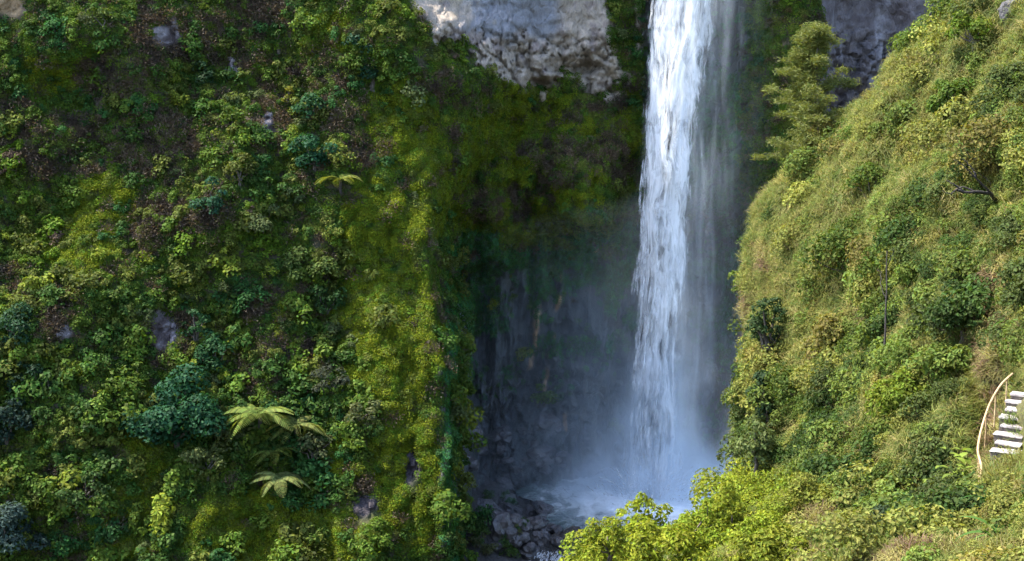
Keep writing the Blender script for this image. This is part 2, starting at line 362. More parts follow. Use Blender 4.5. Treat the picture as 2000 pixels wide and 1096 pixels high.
N = Nodes('pool_water'); tc = N.n('ShaderNodeTexCoord'); vec = tc.outputs['Object']
geo = N.n('ShaderNodeNewGeometry'); sp = N.n('ShaderNodeSeparateXYZ'); N.l(geo.outputs['Position'], sp.inputs[0])
dist = N.math('SQRT', N.math('ADD', N.math('POWER', N.math('SUBTRACT', sp.outputs[0], 16.5), 2.0), N.math('POWER', N.math('MULTIPLY', N.math('SUBTRACT', sp.outputs[1], 150), 1.1), 2.0)))
fo = N.noise(N.mapping(vec, (0.6, 0.35, 1)), 1.1, 5, 0.65, 0.6)
foam = N.smap(N.math('SUBTRACT', N.math('MULTIPLY', fo, 15.0), dist), -9.0, 5.0)
p = N.n('ShaderNodeBsdfPrincipled')
N.l(N.mixc(foam, (0.05, 0.075, 0.07), (0.75, 0.78, 0.8)), p.inputs['Base Color']); N.l(N.math('MULTIPLY_ADD', foam, 0.5, 0.12), p.inputs['Roughness'])
bp = N.n('ShaderNodeBump'); bp.inputs['Distance'].default_value = 0.25; N.l(N.noise(vec, 1.6, 5, 0.6, 0.5), bp.inputs['Height']); N.l(bp.outputs[0], p.inputs['Normal'])
N.l(p.outputs[0], N.out.inputs[0]); M_POOL = N.m
th = np.linspace(0, 2 * math.pi, 73)[:-1]; V = [(16.5, 148, -51)]; F = []
rr_ = 1 + 0.12 * np.sin(3 * th + 1) + 0.07 * np.sin(7 * th)
for j in range(1, 9):
    for a, q in zip(th, rr_): V.append((17.0 + 16.5 * q * math.cos(a) * j / 8, 149 + 11.5 * q * math.sin(a) * j / 8, -51 + 0.05 * math.sin(j * 2.1 + 5 * a)))
for i in range(72):
    F.append((0, 1 + i, 1 + (i + 1) % 72, 1 + (i + 1) % 72))
F = [f for f in F]
for j in range(7):
    for i in range(72): F.append((1 + j * 72 + i, 1 + (j + 1) * 72 + i, 1 + (j + 1) * 72 + (i + 1) % 72, 1 + j * 72 + (i + 1) % 72))
pme = bpy.data.meshes.new('pool'); pme.from_pydata(V, [], [tuple(dict.fromkeys(f)) for f in F]); pme.materials.append(M_POOL)
pool = link('pool', pme); pool['kind'] = 'structure'; pool['label'] = 'churning grey-green plunge pool below the waterfall'

# ------------------------------------------------------------------ plant shapes
def leaf_quads(c, nrm, L, W, rng, droop=0.0, fold=False, along=None):
    n = len(c)
    t = rng.normal(size=(n, 3)) if along is None else along + 0.25 * rng.normal(size=(n, 3))
    t = t - (t * nrm).sum(1, keepdims=True) * nrm; t /= np.linalg.norm(t, axis=1, keepdims=True) + 1e-9
    t[:, 2] -= droop; t /= np.linalg.norm(t, axis=1, keepdims=True) + 1e-9
    s = np.cross(nrm, t); s /= np.linalg.norm(s, axis=1, keepdims=True) + 1e-9
    L = (L * rng.uniform(0.7, 1.3, n))[:, None]; W = (W * rng.uniform(0.75, 1.25, n))[:, None]
    if not fold:
        V = np.stack([c - t * L * 0.5, c + s * W * 0.5 + t * L * 0.05, c + t * L * 0.5, c - s * W * 0.5 + t * L * 0.05], 1).reshape(-1, 3)
        return V, np.arange(4 * n).reshape(-1, 4)
    up = nrm * W * 0.22
    V = np.stack([c - t * L * 0.5, c + s * W * 0.5 - t * L * 0.05 + up, c + s * W * 0.3 + t * L * 0.3 + up * 0.5, c + t * L * 0.5 - up * 0.5,
                  c - s * W * 0.3 + t * L * 0.3 + up * 0.5, c - s * W * 0.5 - t * L * 0.05 + up, c + t * L * 0.12], 1).reshape(-1, 3)
    b = np.arange(n)[:, None] * 7
    F = np.concatenate([b + np.array([[0, 1, 2, 6]]), b + np.array([[6, 2, 3, 4]]), b + np.array([[0, 6, 4, 5]])])
    return V, F
def unit(rng, n):
    d = rng.normal(size=(n, 3)); return d / np.linalg.norm(d, axis=1, keepdims=True)
def lobed_leaves(rng, cen, rad, n, L, W, upb=0.35, droop=0.25, fold=False):
    cen = np.asarray(cen, float); rad = np.asarray(rad, float)
    pr = rad ** 2 / (rad ** 2).sum(); i = rng.choice(len(cen), n, p=pr)
    d = unit(rng, n); d[:, 2] = np.where(d[:, 2] < -0.35, -d[:, 2], d[:, 2])
    r = rad[i] * rng.uniform(0.55, 1.08, n) ** 0.6
    c = cen[i] + d * r[:, None] * np.array([1, 1, 0.85])
    nm = d * 0.8 + 0.75 * unit(rng, n) * 0.8 + np.array([0, 0, upb]); nm /= np.linalg.norm(nm, axis=1, keepdims=True)
    return leaf_quads(c, nm, L, W, rng, droop, fold)
def tube(path, radii, sides=6):
    path = np.asarray(path, float); m = len(path); V = []; F = []
    tg = np.gradient(path, axis=0); tg /= np.linalg.norm(tg, axis=1, keepdims=True) + 1e-9
    for i in range(m):
        a = np.cross(tg[i], (0.31, 0.2, 0.93) if abs(tg[i][2]) < 0.9 else (1, 0.1, 0)); a /= np.linalg.norm(a); b = np.cross(tg[i], a)
        for k in range(sides):
            q = 2 * math.pi * k / sides; V.append(path[i] + radii[i] * (a * math.cos(q) + b * math.sin(q)))
    for i in range(m - 1):
        for k in range(sides):
            F.append((i * sides + k, i * sides + (k + 1) % sides, (i + 1) * sides + (k + 1) % sides, (i + 1) * sides + k))
    return np.array(V), np.array(F)
def join(parts):
    V, F, o = [], [], 0
    for v, f in parts: V.append(v); F.append(np.asarray(f) + o); o += len(v)
    return np.concatenate(V), np.concatenate(F)
def wander(rng, a, b, n=6, amp=0.08):
    a, b = np.asarray(a, float), np.asarray(b, float); t = np.linspace(0, 1, n)[:, None]
    L = np.linalg.norm(b - a); off = rng.normal(size=(n, 3)) * amp * L; off[0] = 0; off[-1] *= 0.3
    return a + (b - a) * t + off

def shrub_meshes(rng, n, L, W, lobes=7, fold=False, tall=0.75, open_=1.0):
    cen, rad = [], []
    for k in range(lobes):
        a = rng.uniform(0, 6.283); r = rng.uniform(0.1, 0.62) * open_; zc = rng.uniform(0.2, 0.75) * tall
        cen.append((r * math.cos(a), r * math.sin(a), zc)); rad.append(rng.uniform(0.2, 0.42))
    V, F = lobed_leaves(rng, cen, rad, n, L, W, fold=fold)
    st = []
    for c in cen[:5]: st.append(tube(wander(rng, (0, 0, -0.25), c, 5, 0.05), np.linspace(0.03, 0.01, 5), 4))
    return (V, F), join(st)
protoC = {}
def proto_collection(name, meshes):
    col = bpy.data.collections.new(name)
    for i, me in enumerate(meshes):
        o = bpy.data.objects.new('%s_%02d' % (name, i), me); col.objects.link(o)
    return col

# sparse leafy shrub forms shared by the undergrowth and by the single shrubs
SHR = []                                                   # (foliage mesh, stem mesh)
rg = np.random.RandomState(3)
for i in range(6):
    (V, F), (SV, SF) = shrub_meshes(rg, 360, 0.17, 0.11, 7 + i % 4, tall=0.8 + 0.1 * i)
    SHR.append((mesh_from('shrub_foliage', V, F, False, [M_LEAF]), mesh_from('shrub_stem', SV, SF, True, [M_BARK])))
SHRF = []                                                  # finer leaved forms for the near hillside
for i in range(6):
    (V, F), (SV, SF) = shrub_meshes(rg, 800, 0.10, 0.062, 9 + i % 4, fold=True, tall=0.75 + 0.07 * i)
    SHRF.append((mesh_from('shrub_foliage', V, F, False, [M_LEAF]), mesh_from('shrub_stem', SV, SF, True, [M_BARK])))
def tuft_mesh(rng, n, R, h, L, W):
    a = rng.uniform(0, 6.283, n); r = R * np.sqrt(rng.uniform(0, 1, n))
    c = np.stack([r * np.cos(a), r * np.sin(a), h * (1 - (r / R) ** 2) * rng.uniform(0.6, 1.1, n)], 1)
    nm = np.stack([np.cos(a) * r / R, np.sin(a) * r / R, np.full(n, 0.8)], 1) + 0.6 * rng.normal(size=(n, 3)); nm /= np.linalg.norm(nm, axis=1, keepdims=True)
    return leaf_quads(c, nm, L, W, rng, 0.3)
MOSSM = [mesh_from('moss_tuft', *tuft_mesh(rg, 120, 0.62, 0.32, 0.15, 0.1), False, [M_MOSS]) for i in range(4)]
def grass_mesh(rng, n, h, spread, wd=0.012):
    V, F = [], []
    for i in range(n):
        a = rng.uniform(0, 6.283); b = np.array([rng.normal() * 0.12, rng.normal() * 0.12, -0.05]); hh = h * rng.uniform(0.5, 1.15); s = spread * rng.uniform(0.3, 1.2)
        dr = np.array([math.cos(a), math.sin(a), 0]); sd = np.array([-dr[1], dr[0], 0]) * wd
        p1 = b + dr * s * 0.25 + np.array([0, 0, hh * 0.6]); p2 = b + dr * s * 0.7 + np.array([0, 0, hh * 0.95]); p3 = b + dr * s * 1.15 + np.array([0, 0, hh * 0.85])
        o = len(V); V += [b - sd, b + sd, p1 + sd, p1 - sd, p2 + sd * 0.7, p2 - sd * 0.7, p3 + sd * 0.2, p3 - sd * 0.2]
        F += [(o, o + 1, o + 2, o + 3), (o + 3, o + 2, o + 4, o + 5), (o + 5, o + 4, o + 6, o + 7)]
    return np.array(V), np.array(F)
GRASSM = [mesh_from('grass_tuft', *grass_mesh(rg, 46, 0.6, 0.5), False, [M_GRASS]) for i in range(4)]
def twig_mesh(rng, n=46):                                   # dry brown brush
    parts = []
    for i in range(n):
        a = rng.uniform(0, 6.283); el = rng.uniform(0.4, 1.4); L = rng.uniform(0.4, 0.9)
        e = np.array([math.cos(a) * math.cos(el), math.sin(a) * math.cos(el), math.sin(el)]) * L
        parts.append(tube(wander(rng, (0, 0, -0.1), e, 4, 0.07), (0.016, 0.013, 0.010, 0.006), 3))
    c = unit(rng, 90) * rng.uniform(0.3, 0.8, (90, 1)); c[:, 2] = np.abs(c[:, 2])
    parts.append(leaf_quads(c, unit(rng, 90), 0.16, 0.08, rng))
    return join(parts)
TWIGM = [mesh_from('dry_brush', *twig_mesh(rg), False, [M_GRASS]) for i in range(3)]

# ------------------------------------------------------------------ scattering of what nobody could count
def scatter_group(col):
    g = bpy.data.node_groups.new('scatter', 'GeometryNodeTree')
    g.interface.new_socket('Geometry', in_out='INPUT', socket_type='NodeSocketGeometry')
    g.interface.new_socket('Geometry', in_out='OUTPUT', socket_type='NodeSocketGeometry')
    gi = g.nodes.new('NodeGroupInput'); go = g.nodes.new('NodeGroupOutput')
    ci = g.nodes.new('GeometryNodeCollectionInfo'); ci.inputs[0].default_value = col
    ci.inputs['Separate Children'].default_value = True; ci.inputs['Reset Children'].default_value = True
    ip = g.nodes.new('GeometryNodeInstanceOnPoints'); ip.inputs['Pick Instance'].default_value = True
    def attr(nm, ty):
        a = g.nodes.new('GeometryNodeInputNamedAttribute'); a.data_type = ty; a.inputs[0].default_value = nm; return a.outputs[0]
    g.links.new(gi.outputs[0], ip.inputs['Points']); g.links.new(ci.outputs[0], ip.inputs['Instance'])
    g.links.new(attr('idx', 'INT'), ip.inputs['Instance Index']); g.links.new(attr('rot', 'FLOAT_VECTOR'), ip.inputs['Rotation'])
    g.links.new(attr('scl', 'FLOAT_VECTOR'), ip.inputs['Scale']); g.links.new(ip.outputs[0], go.inputs[0])
    return g
def scatter(name, label, cat, meshes, pts, axes, scl, tint, zs_=None):
    n = len(pts); me = bpy.data.meshes.new(name); me.vertices.add(n); me.vertices.foreach_set('co', np.asarray(pts, np.float32).ravel())
    rot = np.empty((n, 3), np.float32); sp = RS.uniform(0, 6.283, n)
    for i in range(n):
        q = Vector(axes[i]).to_track_quat('Z', 'Y') @ Quaternion((0, 0, 1), sp[i]); rot[i] = q.to_euler()
    def add(nm, ty, key, data):
        a = me.attributes.new(nm, ty, 'POINT'); a.data.foreach_set(key, np.ascontiguousarray(data).ravel())
    add('rot', 'FLOAT_VECTOR', 'vector', rot)
    s3 = np.stack([scl, scl, scl * (1 if zs_ is None else zs_)], 1).astype(np.float32); add('scl', 'FLOAT_VECTOR', 'vector', s3)
    add('idx', 'INT', 'value', RS.randint(0, len(meshes), n).astype(np.int32))
    add('tint', 'FLOAT_COLOR', 'color', np.concatenate([tint, np.ones((n, 1))], 1).astype(np.float32))
    o = link(name, me); md = o.modifiers.new('scatter', 'NODES'); md.node_group = scatter_group(proto_collection(name + '_form', meshes))
    tag(o, label, cat, kind='stuff'); return o
def sample(Vv, Ff, n, margin=170, right=None):
    a = Vv[Ff]; ctr = a.mean(1); u, v, d = proj(ctr)
    ok = (u > -margin) & (u < 2000 + (right or margin)) & (v > -margin) & (v < 1096 + margin) & (d > 5)
    a = a[ok]; nrm = np.cross(a[:, 2] - a[:, 0], a[:, 3] - a[:, 1]); ar = np.linalg.norm(nrm, axis=1); nrm /= ar[:, None] + 1e-9
    i = RS.choice(len(a), n, p=ar / ar.sum()); s, t = RS.uniform(size=(2, n, 1)); q = a[i]
    p = q[:, 0] * (1 - s) * (1 - t) + q[:, 1] * s * (1 - t) + q[:, 2] * s * t + q[:, 3] * (1 - s) * t
    nn_ = nrm[i]; nn_ = nn_ * np.where((nn_ * -p).sum(1, keepdims=True) < 0, -1, 1)
    return p, nn_
def norm(a): return a / (np.linalg.norm(a, axis=1, keepdims=True) + 1e-9)
def mixt(n, cols, pr=None, j=0.18):
    cols = np.array(cols); i = RS.choice(len(cols), n, p=pr); return cols[i] * (1 + j * RS.normal(size=(n, 1))).clip(0.5, 1.6)

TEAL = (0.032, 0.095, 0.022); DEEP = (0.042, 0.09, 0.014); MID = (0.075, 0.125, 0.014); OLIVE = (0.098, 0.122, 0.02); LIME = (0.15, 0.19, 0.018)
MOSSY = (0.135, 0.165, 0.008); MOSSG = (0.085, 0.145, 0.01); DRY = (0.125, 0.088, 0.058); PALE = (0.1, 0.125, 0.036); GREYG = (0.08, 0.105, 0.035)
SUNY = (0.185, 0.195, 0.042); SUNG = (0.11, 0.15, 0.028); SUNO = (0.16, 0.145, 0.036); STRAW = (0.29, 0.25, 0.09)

def bare_w(u, v):
    r = np.zeros(u.shape, bool)
    for (a, b, c, d) in BARE: r |= np.hypot((u - a) / c, (v - b - 0.3 * d) / (1.25 * d)) < RS.uniform(0.75, 1.1, u.shape)
    return r

HERO = []                                                  # single shrubs picked from the largest
# -- cliff: moss and low cover
p, nn_ = sample(Vc, Fc, 150000); z = zones(p); r = RS.uniform(size=len(p))
dens = 0.42 + 0.58 * z['moss'] + 0.1 * z['brown'] + 0.0
dens = dens * (1 - z['rock']) * (1 - z['rrock'])
wetd = np.clip(0.8 * sstep(820, 520, z['v']) * sstep(-0.35, 0.4, z['n']) + 0.8 * sstep(905, 860, z['u']) + 0.5 * sstep(960, 1020, z['v']) * sstep(1050, 950, z['u']), 0, 1)
wetd = np.where(z['u'] > 1245, 0.22 * sstep(-0.1, 0.6, z['n']) + 0.5 * sstep(1440, 1475, z['u']), wetd)
dens = dens * (1 - z['wet']) + wetd * z['wet']
k = (r < dens) & ~bare_w(z['u'], z['v']); p, nn_ = p[k], nn_[k]; z = {a: b[k] for a, b in z.items()}
n = len(p)
t = mixt(n, [MOSSY, MOSSG, OLIVE], [0.55, 0.25, 0.2], 0.12)
lf = (z['moss'] < 0.4)[:, None]; t = np.where(lf, mixt(n, [MOSSG, DEEP, OLIVE, MID], None, 0.15), t)
t = np.where((z['brown'] > 0.45)[:, None] & (RS.uniform(size=(n, 1)) < 0.6), mixt(n, [DRY, OLIVE]), t)
t = np.where((z['wet'] > 0.5)[:, None], mixt(n, [(0.04, 0.15, 0.05), (0.05, 0.15, 0.025), DEEP]), t)
sc = RS.uniform(0.55, 1.25, n) * np.where(z['wet'] > 0.5, 0.75, 1)
scatter('moss', 'low moss and creeping plants covering the cliff', 'moss', MOSSM, p, norm(nn_ * 0.8 + np.array([0, 0, 0.45])), sc, t)
# -- cliff: shrubs
p, nn_ = sample(Vc, Fc, 24000); z = zones(p); r = RS.uniform(size=len(p))
dens = (0.95 - 0.9 * z['moss'] - 0.5 * z['brown']) * (1 - z['rock']) * (1 - z['rrock']) * (1 - 0.97 * z['wet']) * (0.55 + 0.45 * sstep(-0.5, 0.3, z['n2']))
dens = np.where((z['u'] > 860) & (z['u'] < 1240), dens * 0.28, dens); dens = np.where((z['u'] > 790) & (z['u'] < 960) & (z['v'] > 380), dens * 0.12, dens); dens = np.where((z['u'] > 852) & (z['u'] < 905) & (z['v'] > 420), 0.16, dens)
dens = np.where((z['u'] > 1470) & (z['v'] < 600), np.maximum(dens, 0.7 * (1 - z['rrock'])), dens)
k = (r < dens) & ~bare_w(z['u'], z['v']); p, nn_ = p[k], nn_[k]; z = {a: b[k] for a, b in z.items()}
n = len(p); big = fbm(p[:, 0] * 0.16, p[:, 1] * 0.1, p[:, 2] * 0.16, 3, 71)
t = mixt(n, [MID, OLIVE, DEEP, LIME, GREYG], [0.38, 0.24, 0.26, 0.07, 0.05])
t = np.where((big > 0.35)[:, None], mixt(n, [TEAL, DEEP, MID], [0.45, 0.3, 0.25]), t)
t = np.where(((big < -0.35) & (z['v'] < 560))[:, None], mixt(n, [OLIVE, MOSSG, DRY], [0.5, 0.42, 0.08]), t)
t = np.where((z['u'] > 1240)[:, None], mixt(n, [DEEP, (0.02, 0.075, 0.025), (0.03, 0.07, 0.018)]), t); t = np.where((z['u'] > 1500)[:, None], mixt(n, [DEEP, (0.065, 0.055, 0.018), (0.05, 0.065, 0.014)]), t)
sc = RS.gamma(5, 0.21, n).clip(0.4, 2.2) * (0.8 + 0.3 * sstep(300, 900, z['v'])); sc = np.where(z['u'] > 1240, sc * 0.7, sc)
ax = norm(nn_ * 0.55 + np.array([0, 0, 0.8]))
order = np.argsort(-sc / z['d']); hero = np.zeros(n, bool); taken = []
for i in order:
    if len(taken) >= 150: break
    if not (10 < z['u'][i] < 1240 and 10 < z['v'][i] < 1090): continue
    if all((z['u'][i] - a) ** 2 + (z['v'][i] - b) ** 2 > 34 ** 2 for a, b in taken): taken.append((z['u'][i], z['v'][i])); hero[i] = True
for i in np.where(hero)[0]: HERO.append(('cliff', p[i], ax[i], sc[i] * 1.12, t[i], z['u'][i], z['v'][i]))
h = ~hero
scatter('undergrowth', 'tangled undergrowth of small shrubs across the shaded cliff', 'undergrowth', [a for a, b in SHR], p[h], ax[h], sc[h], t[h])
# -- cliff: dry brush
p, nn_ = sample(Vc, Fc, 30000); z = zones(p); r = RS.uniform(size=len(p))
k = (r < np.clip(0.8 * z['brown'] + 0.10, 0, 1) * (1 - z['rock']) * (1 - z['rrock']) * (1 - z['wet']) * (1 - 0.8 * z['moss'])) & ~bare_w(z['u'], z['v']); p, nn_ = p[k], nn_[k]; n = len(p)
scatter('dry_brush', 'dry brown brush in patches on the shaded cliff', 'brush', TWIGM, p, norm(nn_ * 0.6 + np.array([0, 0, 0.7])), RS.uniform(0.8, 1.7, n), mixt(n, [DRY, (0.11, 0.085, 0.06), (0.06, 0.045, 0.035)]))

# -- hillside
STEPBOX = (1912, 735, 2030, 898)
def clear_steps(u, v, pad=0): return ~((u > STEPBOX[0] - pad) & (u < STEPBOX[2] + pad) & (v > STEPBOX[1] - pad * 0.4) & (v < STEPBOX[3] + pad * 2.2))
p, nn_ = sample(Vh, Fh, 84000, 120, 620); u, v, d = proj(p)
gnz = fbm(p[:, 0] * 0.3, p[:, 1] * 0.2, p[:, 2] * 0.3, 3, 81)
ridge = np.interp(v, [0, 150, 300, 420, 560, 1000], [1905, 1775, 1620, 1510, 1478, 1450])
edge = sstep(400, 90, u - ridge + 90 * gnz) * sstep(780, 560, v)
gw = np.clip(0.45 + 0.6 * edge + 0.5 * sstep(0.0, 0.5, gnz), 0, 1)
k = (RS.uniform(size=len(p)) < gw) & (clear_steps(u, v) | (RS.uniform(size=len(p)) < 0.12)); p, nn_, e2_, g2_ = p[k], nn_[k], edge[k], gnz[k]; n = len(p); dd = d[k]
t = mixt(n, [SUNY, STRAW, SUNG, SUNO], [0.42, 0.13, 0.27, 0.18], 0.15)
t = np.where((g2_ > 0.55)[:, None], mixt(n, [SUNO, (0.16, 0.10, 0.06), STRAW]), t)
scatter('grass', 'long pale grass covering the sunlit hillside', 'grass', GRASSM, p, norm(nn_ * 0.6 + np.array([0, 0, 0.6])), RS.uniform(0.55, 1.15, n) * (0.55 + 0.008 * dd), t)
p, nn_ = sample(Vh, Fh, 12300, 120, 620); u, v, d = proj(p)
gnz = fbm(p[:, 0] * 0.3, p[:, 1] * 0.2, p[:, 2] * 0.3, 3, 81); sn = fbm(p[:, 0] * 0.22, p[:, 1] * 0.15, p[:, 2] * 0.22, 3, 88)
ridge = np.interp(v, [0, 150, 300, 420, 560, 1000], [1905, 1775, 1620, 1510, 1478, 1450])
edge = sstep(400, 90, u - ridge + 90 * gnz) * sstep(780, 560, v)
dens = np.clip(0.8 - 0.66 * edge - 0.5 * sstep(-0.2, 0.4, gnz), 0.06, 1)
k = (RS.uniform(size=len(p)) < dens) & clear_steps(u, v, 46); p, nn_, u, v, d, sn = p[k], nn_[k], u[k], v[k], d[k], sn[k]; n = len(p)
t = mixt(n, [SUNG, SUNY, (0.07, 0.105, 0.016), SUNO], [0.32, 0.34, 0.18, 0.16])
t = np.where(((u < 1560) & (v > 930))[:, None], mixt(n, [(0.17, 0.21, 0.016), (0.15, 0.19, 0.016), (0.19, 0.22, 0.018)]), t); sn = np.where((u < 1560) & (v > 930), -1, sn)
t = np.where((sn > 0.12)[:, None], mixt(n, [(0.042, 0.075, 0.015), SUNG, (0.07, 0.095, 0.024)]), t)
sc = RS.gamma(6, 0.15, n).clip(0.35, 1.9) * (0.50 + 0.0085 * d)
ax = norm(nn_ * 0.5 + np.array([0, 0, 0.8]))
order = np.argsort(-sc / d); hero = np.zeros(n, bool); taken = []
for i in order:
    if len(taken) >= 130: break
    if not (1440 < u[i] < 1995 and 10 < v[i] < 1090): continue
    if all((u[i] - a) ** 2 + (v[i] - b) ** 2 > 36 ** 2 for a, b in taken): taken.append((u[i], v[i])); hero[i] = True
for i in np.where(hero)[0]: HERO.append(('hill', p[i], ax[i], sc[i] * 1.08, t[i], u[i], v[i]))
h = ~hero
scatter('scrub', 'bright leafy scrub covering the sunlit hillside', 'scrub', [a for a, b in SHRF], p[h], ax[h], sc[h], t[h])

# ------------------------------------------------------------------ single shrubs
def tone(t):
    r_, g_, b_ = t; s = r_ / g_
    if s > 1.15: return 'brownish'
    if s > 0.85: return 'yellow green' if g_ > 0.1 else 'olive green'
    if s > 0.6: return 'bright green' if g_ > 0.1 else 'mid green'
    return 'dark green'
LMC = [(350, 815, 'the big dark round tree'), (405, 905, 'the pale olive spreading tree'), (413, 392, 'the small round blue-green tree'), (470, 335, 'the round yellow-green tree'), (385, 640, 'the tall narrow dark tree'),
       (320, 638, 'the violet rock patch'), (325, 65, 'the pale rock patch in brown brush'), (46, 186, 'the tiny white stone'), (128, 643, 'the pale stone spot'), (18, 10, 'the sandy rock corner'), (728, 95, 'the dark hanging tree'),
       (608, 215, 'the dark column of trees'), (575, 378, 'the light feathery tree'), (515, 440, 'the grey-green leafy tree'), (600, 520, 'the bright clustered tree'), (545, 60, 'the narrow upper tree'), (560, 190, 'the yellow sapling'),
       (645, 745, 'the grey-leaved round tree'), (705, 805, 'the pale speckled tree'), (530, 830, 'the tree fern group'), (25, 1045, 'the grey-blue tree'), (15, 830, 'the dark tree at the slope foot'), (160, 960, 'the mid green foot tree'),
       (480, 1030, 'the moss mound'), (765, 640, 'the moss buttress'), (666, 345, 'the small tree fern'), (928, 222, 'the tiny bright fern'), (1000, 150, 'the bare grey rock face'), (390, 150, 'the small dark upper tree'), (205, 45, 'the bright upper tree'),
       (290, 280, 'the brown brush patch'), (150, 480, 'the green hollow of the middle slope'), (220, 760, 'the grassy gully'), (805, 905, 'the dark cleft in the moss')]
LMH = [(1768, 790, 'the rounded lime bush tree'), (1740, 1035, 'the dark glossy tree'), (1880, 610, 'the deep green tree over the steps'), (1900, 60, 'the ridge top tree'), (1860, 200, 'the ridge shoulder tree'), (1478, 865, 'the pale-tipped edge tree'),
       (1500, 700, 'the ivy-clad trees'), (1603, 250, 'the wispy pine'), (1728, 640, 'the dead pole'), (1900, 360, 'the bare dark limbs'), (1945, 820, 'the concrete steps'), (1868, 955, 'the pale broad-leaved plant'), (1590, 990, 'the feathery yellow-green tree'),
       (1660, 1080, 'the olive foot tree'), (1930, 1030, 'the strap-leaved plants'), (1540, 450, 'the grassy ridge end'), (1690, 420, 'the open grass below the ridge'), (1600, 800, 'the lower hillside edge')]
def near(u, v, lm):
    a, b, c = min(lm, key=lambda q: (q[0] - u) ** 2 + (q[1] - v) ** 2); dx_, dy_ = u - a, v - b
    dist_ = math.hypot(dx_, dy_); wd = 'close ' if dist_ < 50 else ('well ' if dist_ > 110 else '')
    return (wd + ('above ' if dy_ < 0 else 'below ') if abs(dy_) > 0.8 * abs(dx_) else ('right beside ' if dist_ < 60 else 'a little off ' if dist_ < 110 else 'some way off ')) + c
for i, (where, q, axx, s, t, u, v) in enumerate(HERO):
    px_ = s * FPX / np.linalg.norm(q); size = 'large' if px_ > 44 else 'middling' if px_ > 35 else 'small'
    place = near(u, v, LMC if where == 'cliff' else LMH)
    lab = '%s %s leafy shrub %s' % (size, tone(t), place)
    o = empty('shrub', q, lab, 'shrub', 'shrubs ' + place)
    o.rotation_mode = 'QUATERNION'; o.rotation_quaternion = Vector(axx).to_track_quat('Z', 'Y') @ Quaternion((0, 0, 1), random.uniform(0, 6.28)); o.scale = (s, s, s)
    fm, sm = (SHR if where == 'cliff' else SHRF)[i % 6]
    tag(link('foliage', fm, o), tint=t); link('stem', sm, o)

# ------------------------------------------------------------------ trees
bvhC = BVHTree.FromPolygons([tuple(a) for a in Vc], [tuple(a) for a in Fc.tolist()])
bvhH = BVHTree.FromPolygons([tuple(a) for a in Vh], [tuple(a) for a in Fh.tolist()])
def hit(bvh, u, v):
    r_ = ray(u, v); q = bvh.ray_cast(Vector((0, 0, 0)), Vector(r_).normalized(), 400)
    return np.array(q[0]) if q[0] is not None else None

def tree(label, cat, u, v, wpx, hpx, tint, bvh, leaf=(0.32, 0.2), dens=1.0, lobes=14, group=None, name='tree', base_v=None, fold=False, depth=None, bark=None, airy=0.0):
    rng = np.random.RandomState(int(u * 7 + v))
    b = hit(bvh, u, (v + hpx * 0.38) if base_v is None else base_v) if depth is None else at(u, v + hpx * 0.38, depth)
    if bvh is bvhH and depth is None: b = b - ray(u, v) * 0.7
    d = float(b @ FW); m = d / FPX; R = wpx / 2 * m; Hh = hpx * m
    o = empty(name, b, label, cat, group)
    cz = Hh * 0.38; cen, rad = [], []
    for k in range(lobes):
        dd_ = unit(rng, 1)[0]; dd_[2] = dd_[2] * 0.9 + 0.1; q = rng.uniform(0.35, 0.82)
        cen.append((dd_[0] * R * q, dd_[1] * R * q * 0.9, cz + dd_[2] * Hh * 0.5 * q)); rad.append(min(R, Hh * 0.6) * rng.uniform(0.24, 0.42) * (1 - 0.2 * airy))
    area = sum(r_ ** 2 for r_ in rad) * 4 * math.pi
    nl = int(min(9000, dens * area * 0.95 / (leaf[0] * leaf[1])))
    Vl, Fl = lobed_leaves(rng, cen, rad, nl, leaf[0], leaf[1], fold=fold)
    tag(link('crown', mesh_from('tree_crown', Vl, Fl, False, [M_LEAF]), o), tint=tint)
    bk = bark or M_BARK
    fork = np.array([rng.normal() * 0.05 * R, rng.normal() * 0.05 * R, Hh * 0.16]); r0 = 0.045 * Hh
    tv, tf = tube(wander(rng, (0, 0, -0.6), fork, 6, 0.03), np.linspace(r0, r0 * 0.7, 6), 7); link('trunk', mesh_from('tree_trunk', tv, tf, True, [bk]), o)
    for k in range(min(6, lobes)):
        tv, tf = tube(wander(rng, fork, cen[k], 6, 0.05), np.linspace(r0 * 0.55, r0 * 0.12, 6), 5); link('limb', mesh_from('tree_limb', tv, tf, True, [bk]), o)
    return o

T2 = (0.017, 0.066, 0.026); T3 = (0.025, 0.078, 0.024)
tree('big dark blue-green tree with round crown beside the tree ferns', 'tree', 350, 815, 205, 180, T2, bvhC, (0.42, 0.26), 1.15, 20)
tree('pale olive spreading tree under the dark round tree', 'tree', 405, 905, 130, 90, PALE, bvhC, (0.34, 0.2), 1.0, 12)
tree('small round blue-green tree alone on the middle slope', 'tree', 413, 392, 76, 105, (0.024, 0.075, 0.036), bvhC, (0.3, 0.2), 1.2, 10)
tree('yellow-green round tree above the small blue-green tree', 'tree', 470, 335, 90, 90, (0.075, 0.09, 0.016), bvhC, (0.3, 0.2), 1.0, 10)
tree('tall narrow dark tree beside the violet rock patch', 'tree', 385, 640, 62, 120, T3, bvhC, (0.34, 0.22), 1.1, 12)
tree('dark spreading tree leaning out below the violet rock patch', 'tree', 425, 695, 95, 85, T3, bvhC, (0.36, 0.22), 1.0, 10)
tree('dark tree hanging down beside the bare grey rock face', 'tree', 728, 95, 120, 200, (0.018, 0.055, 0.024), bvhC, (0.34, 0.22), 1.0, 16)
tree('dark green tree at the foot of the bare grey rock face', 'tree', 790, 130, 80, 80, DEEP, bvhC, (0.3, 0.2), 0.9, 9)
tree('blue-green tree, upper one of the dark column above the small tree fern', 'tree', 608, 215, 80, 100, T3, bvhC, (0.34, 0.22), 1.0, 11)
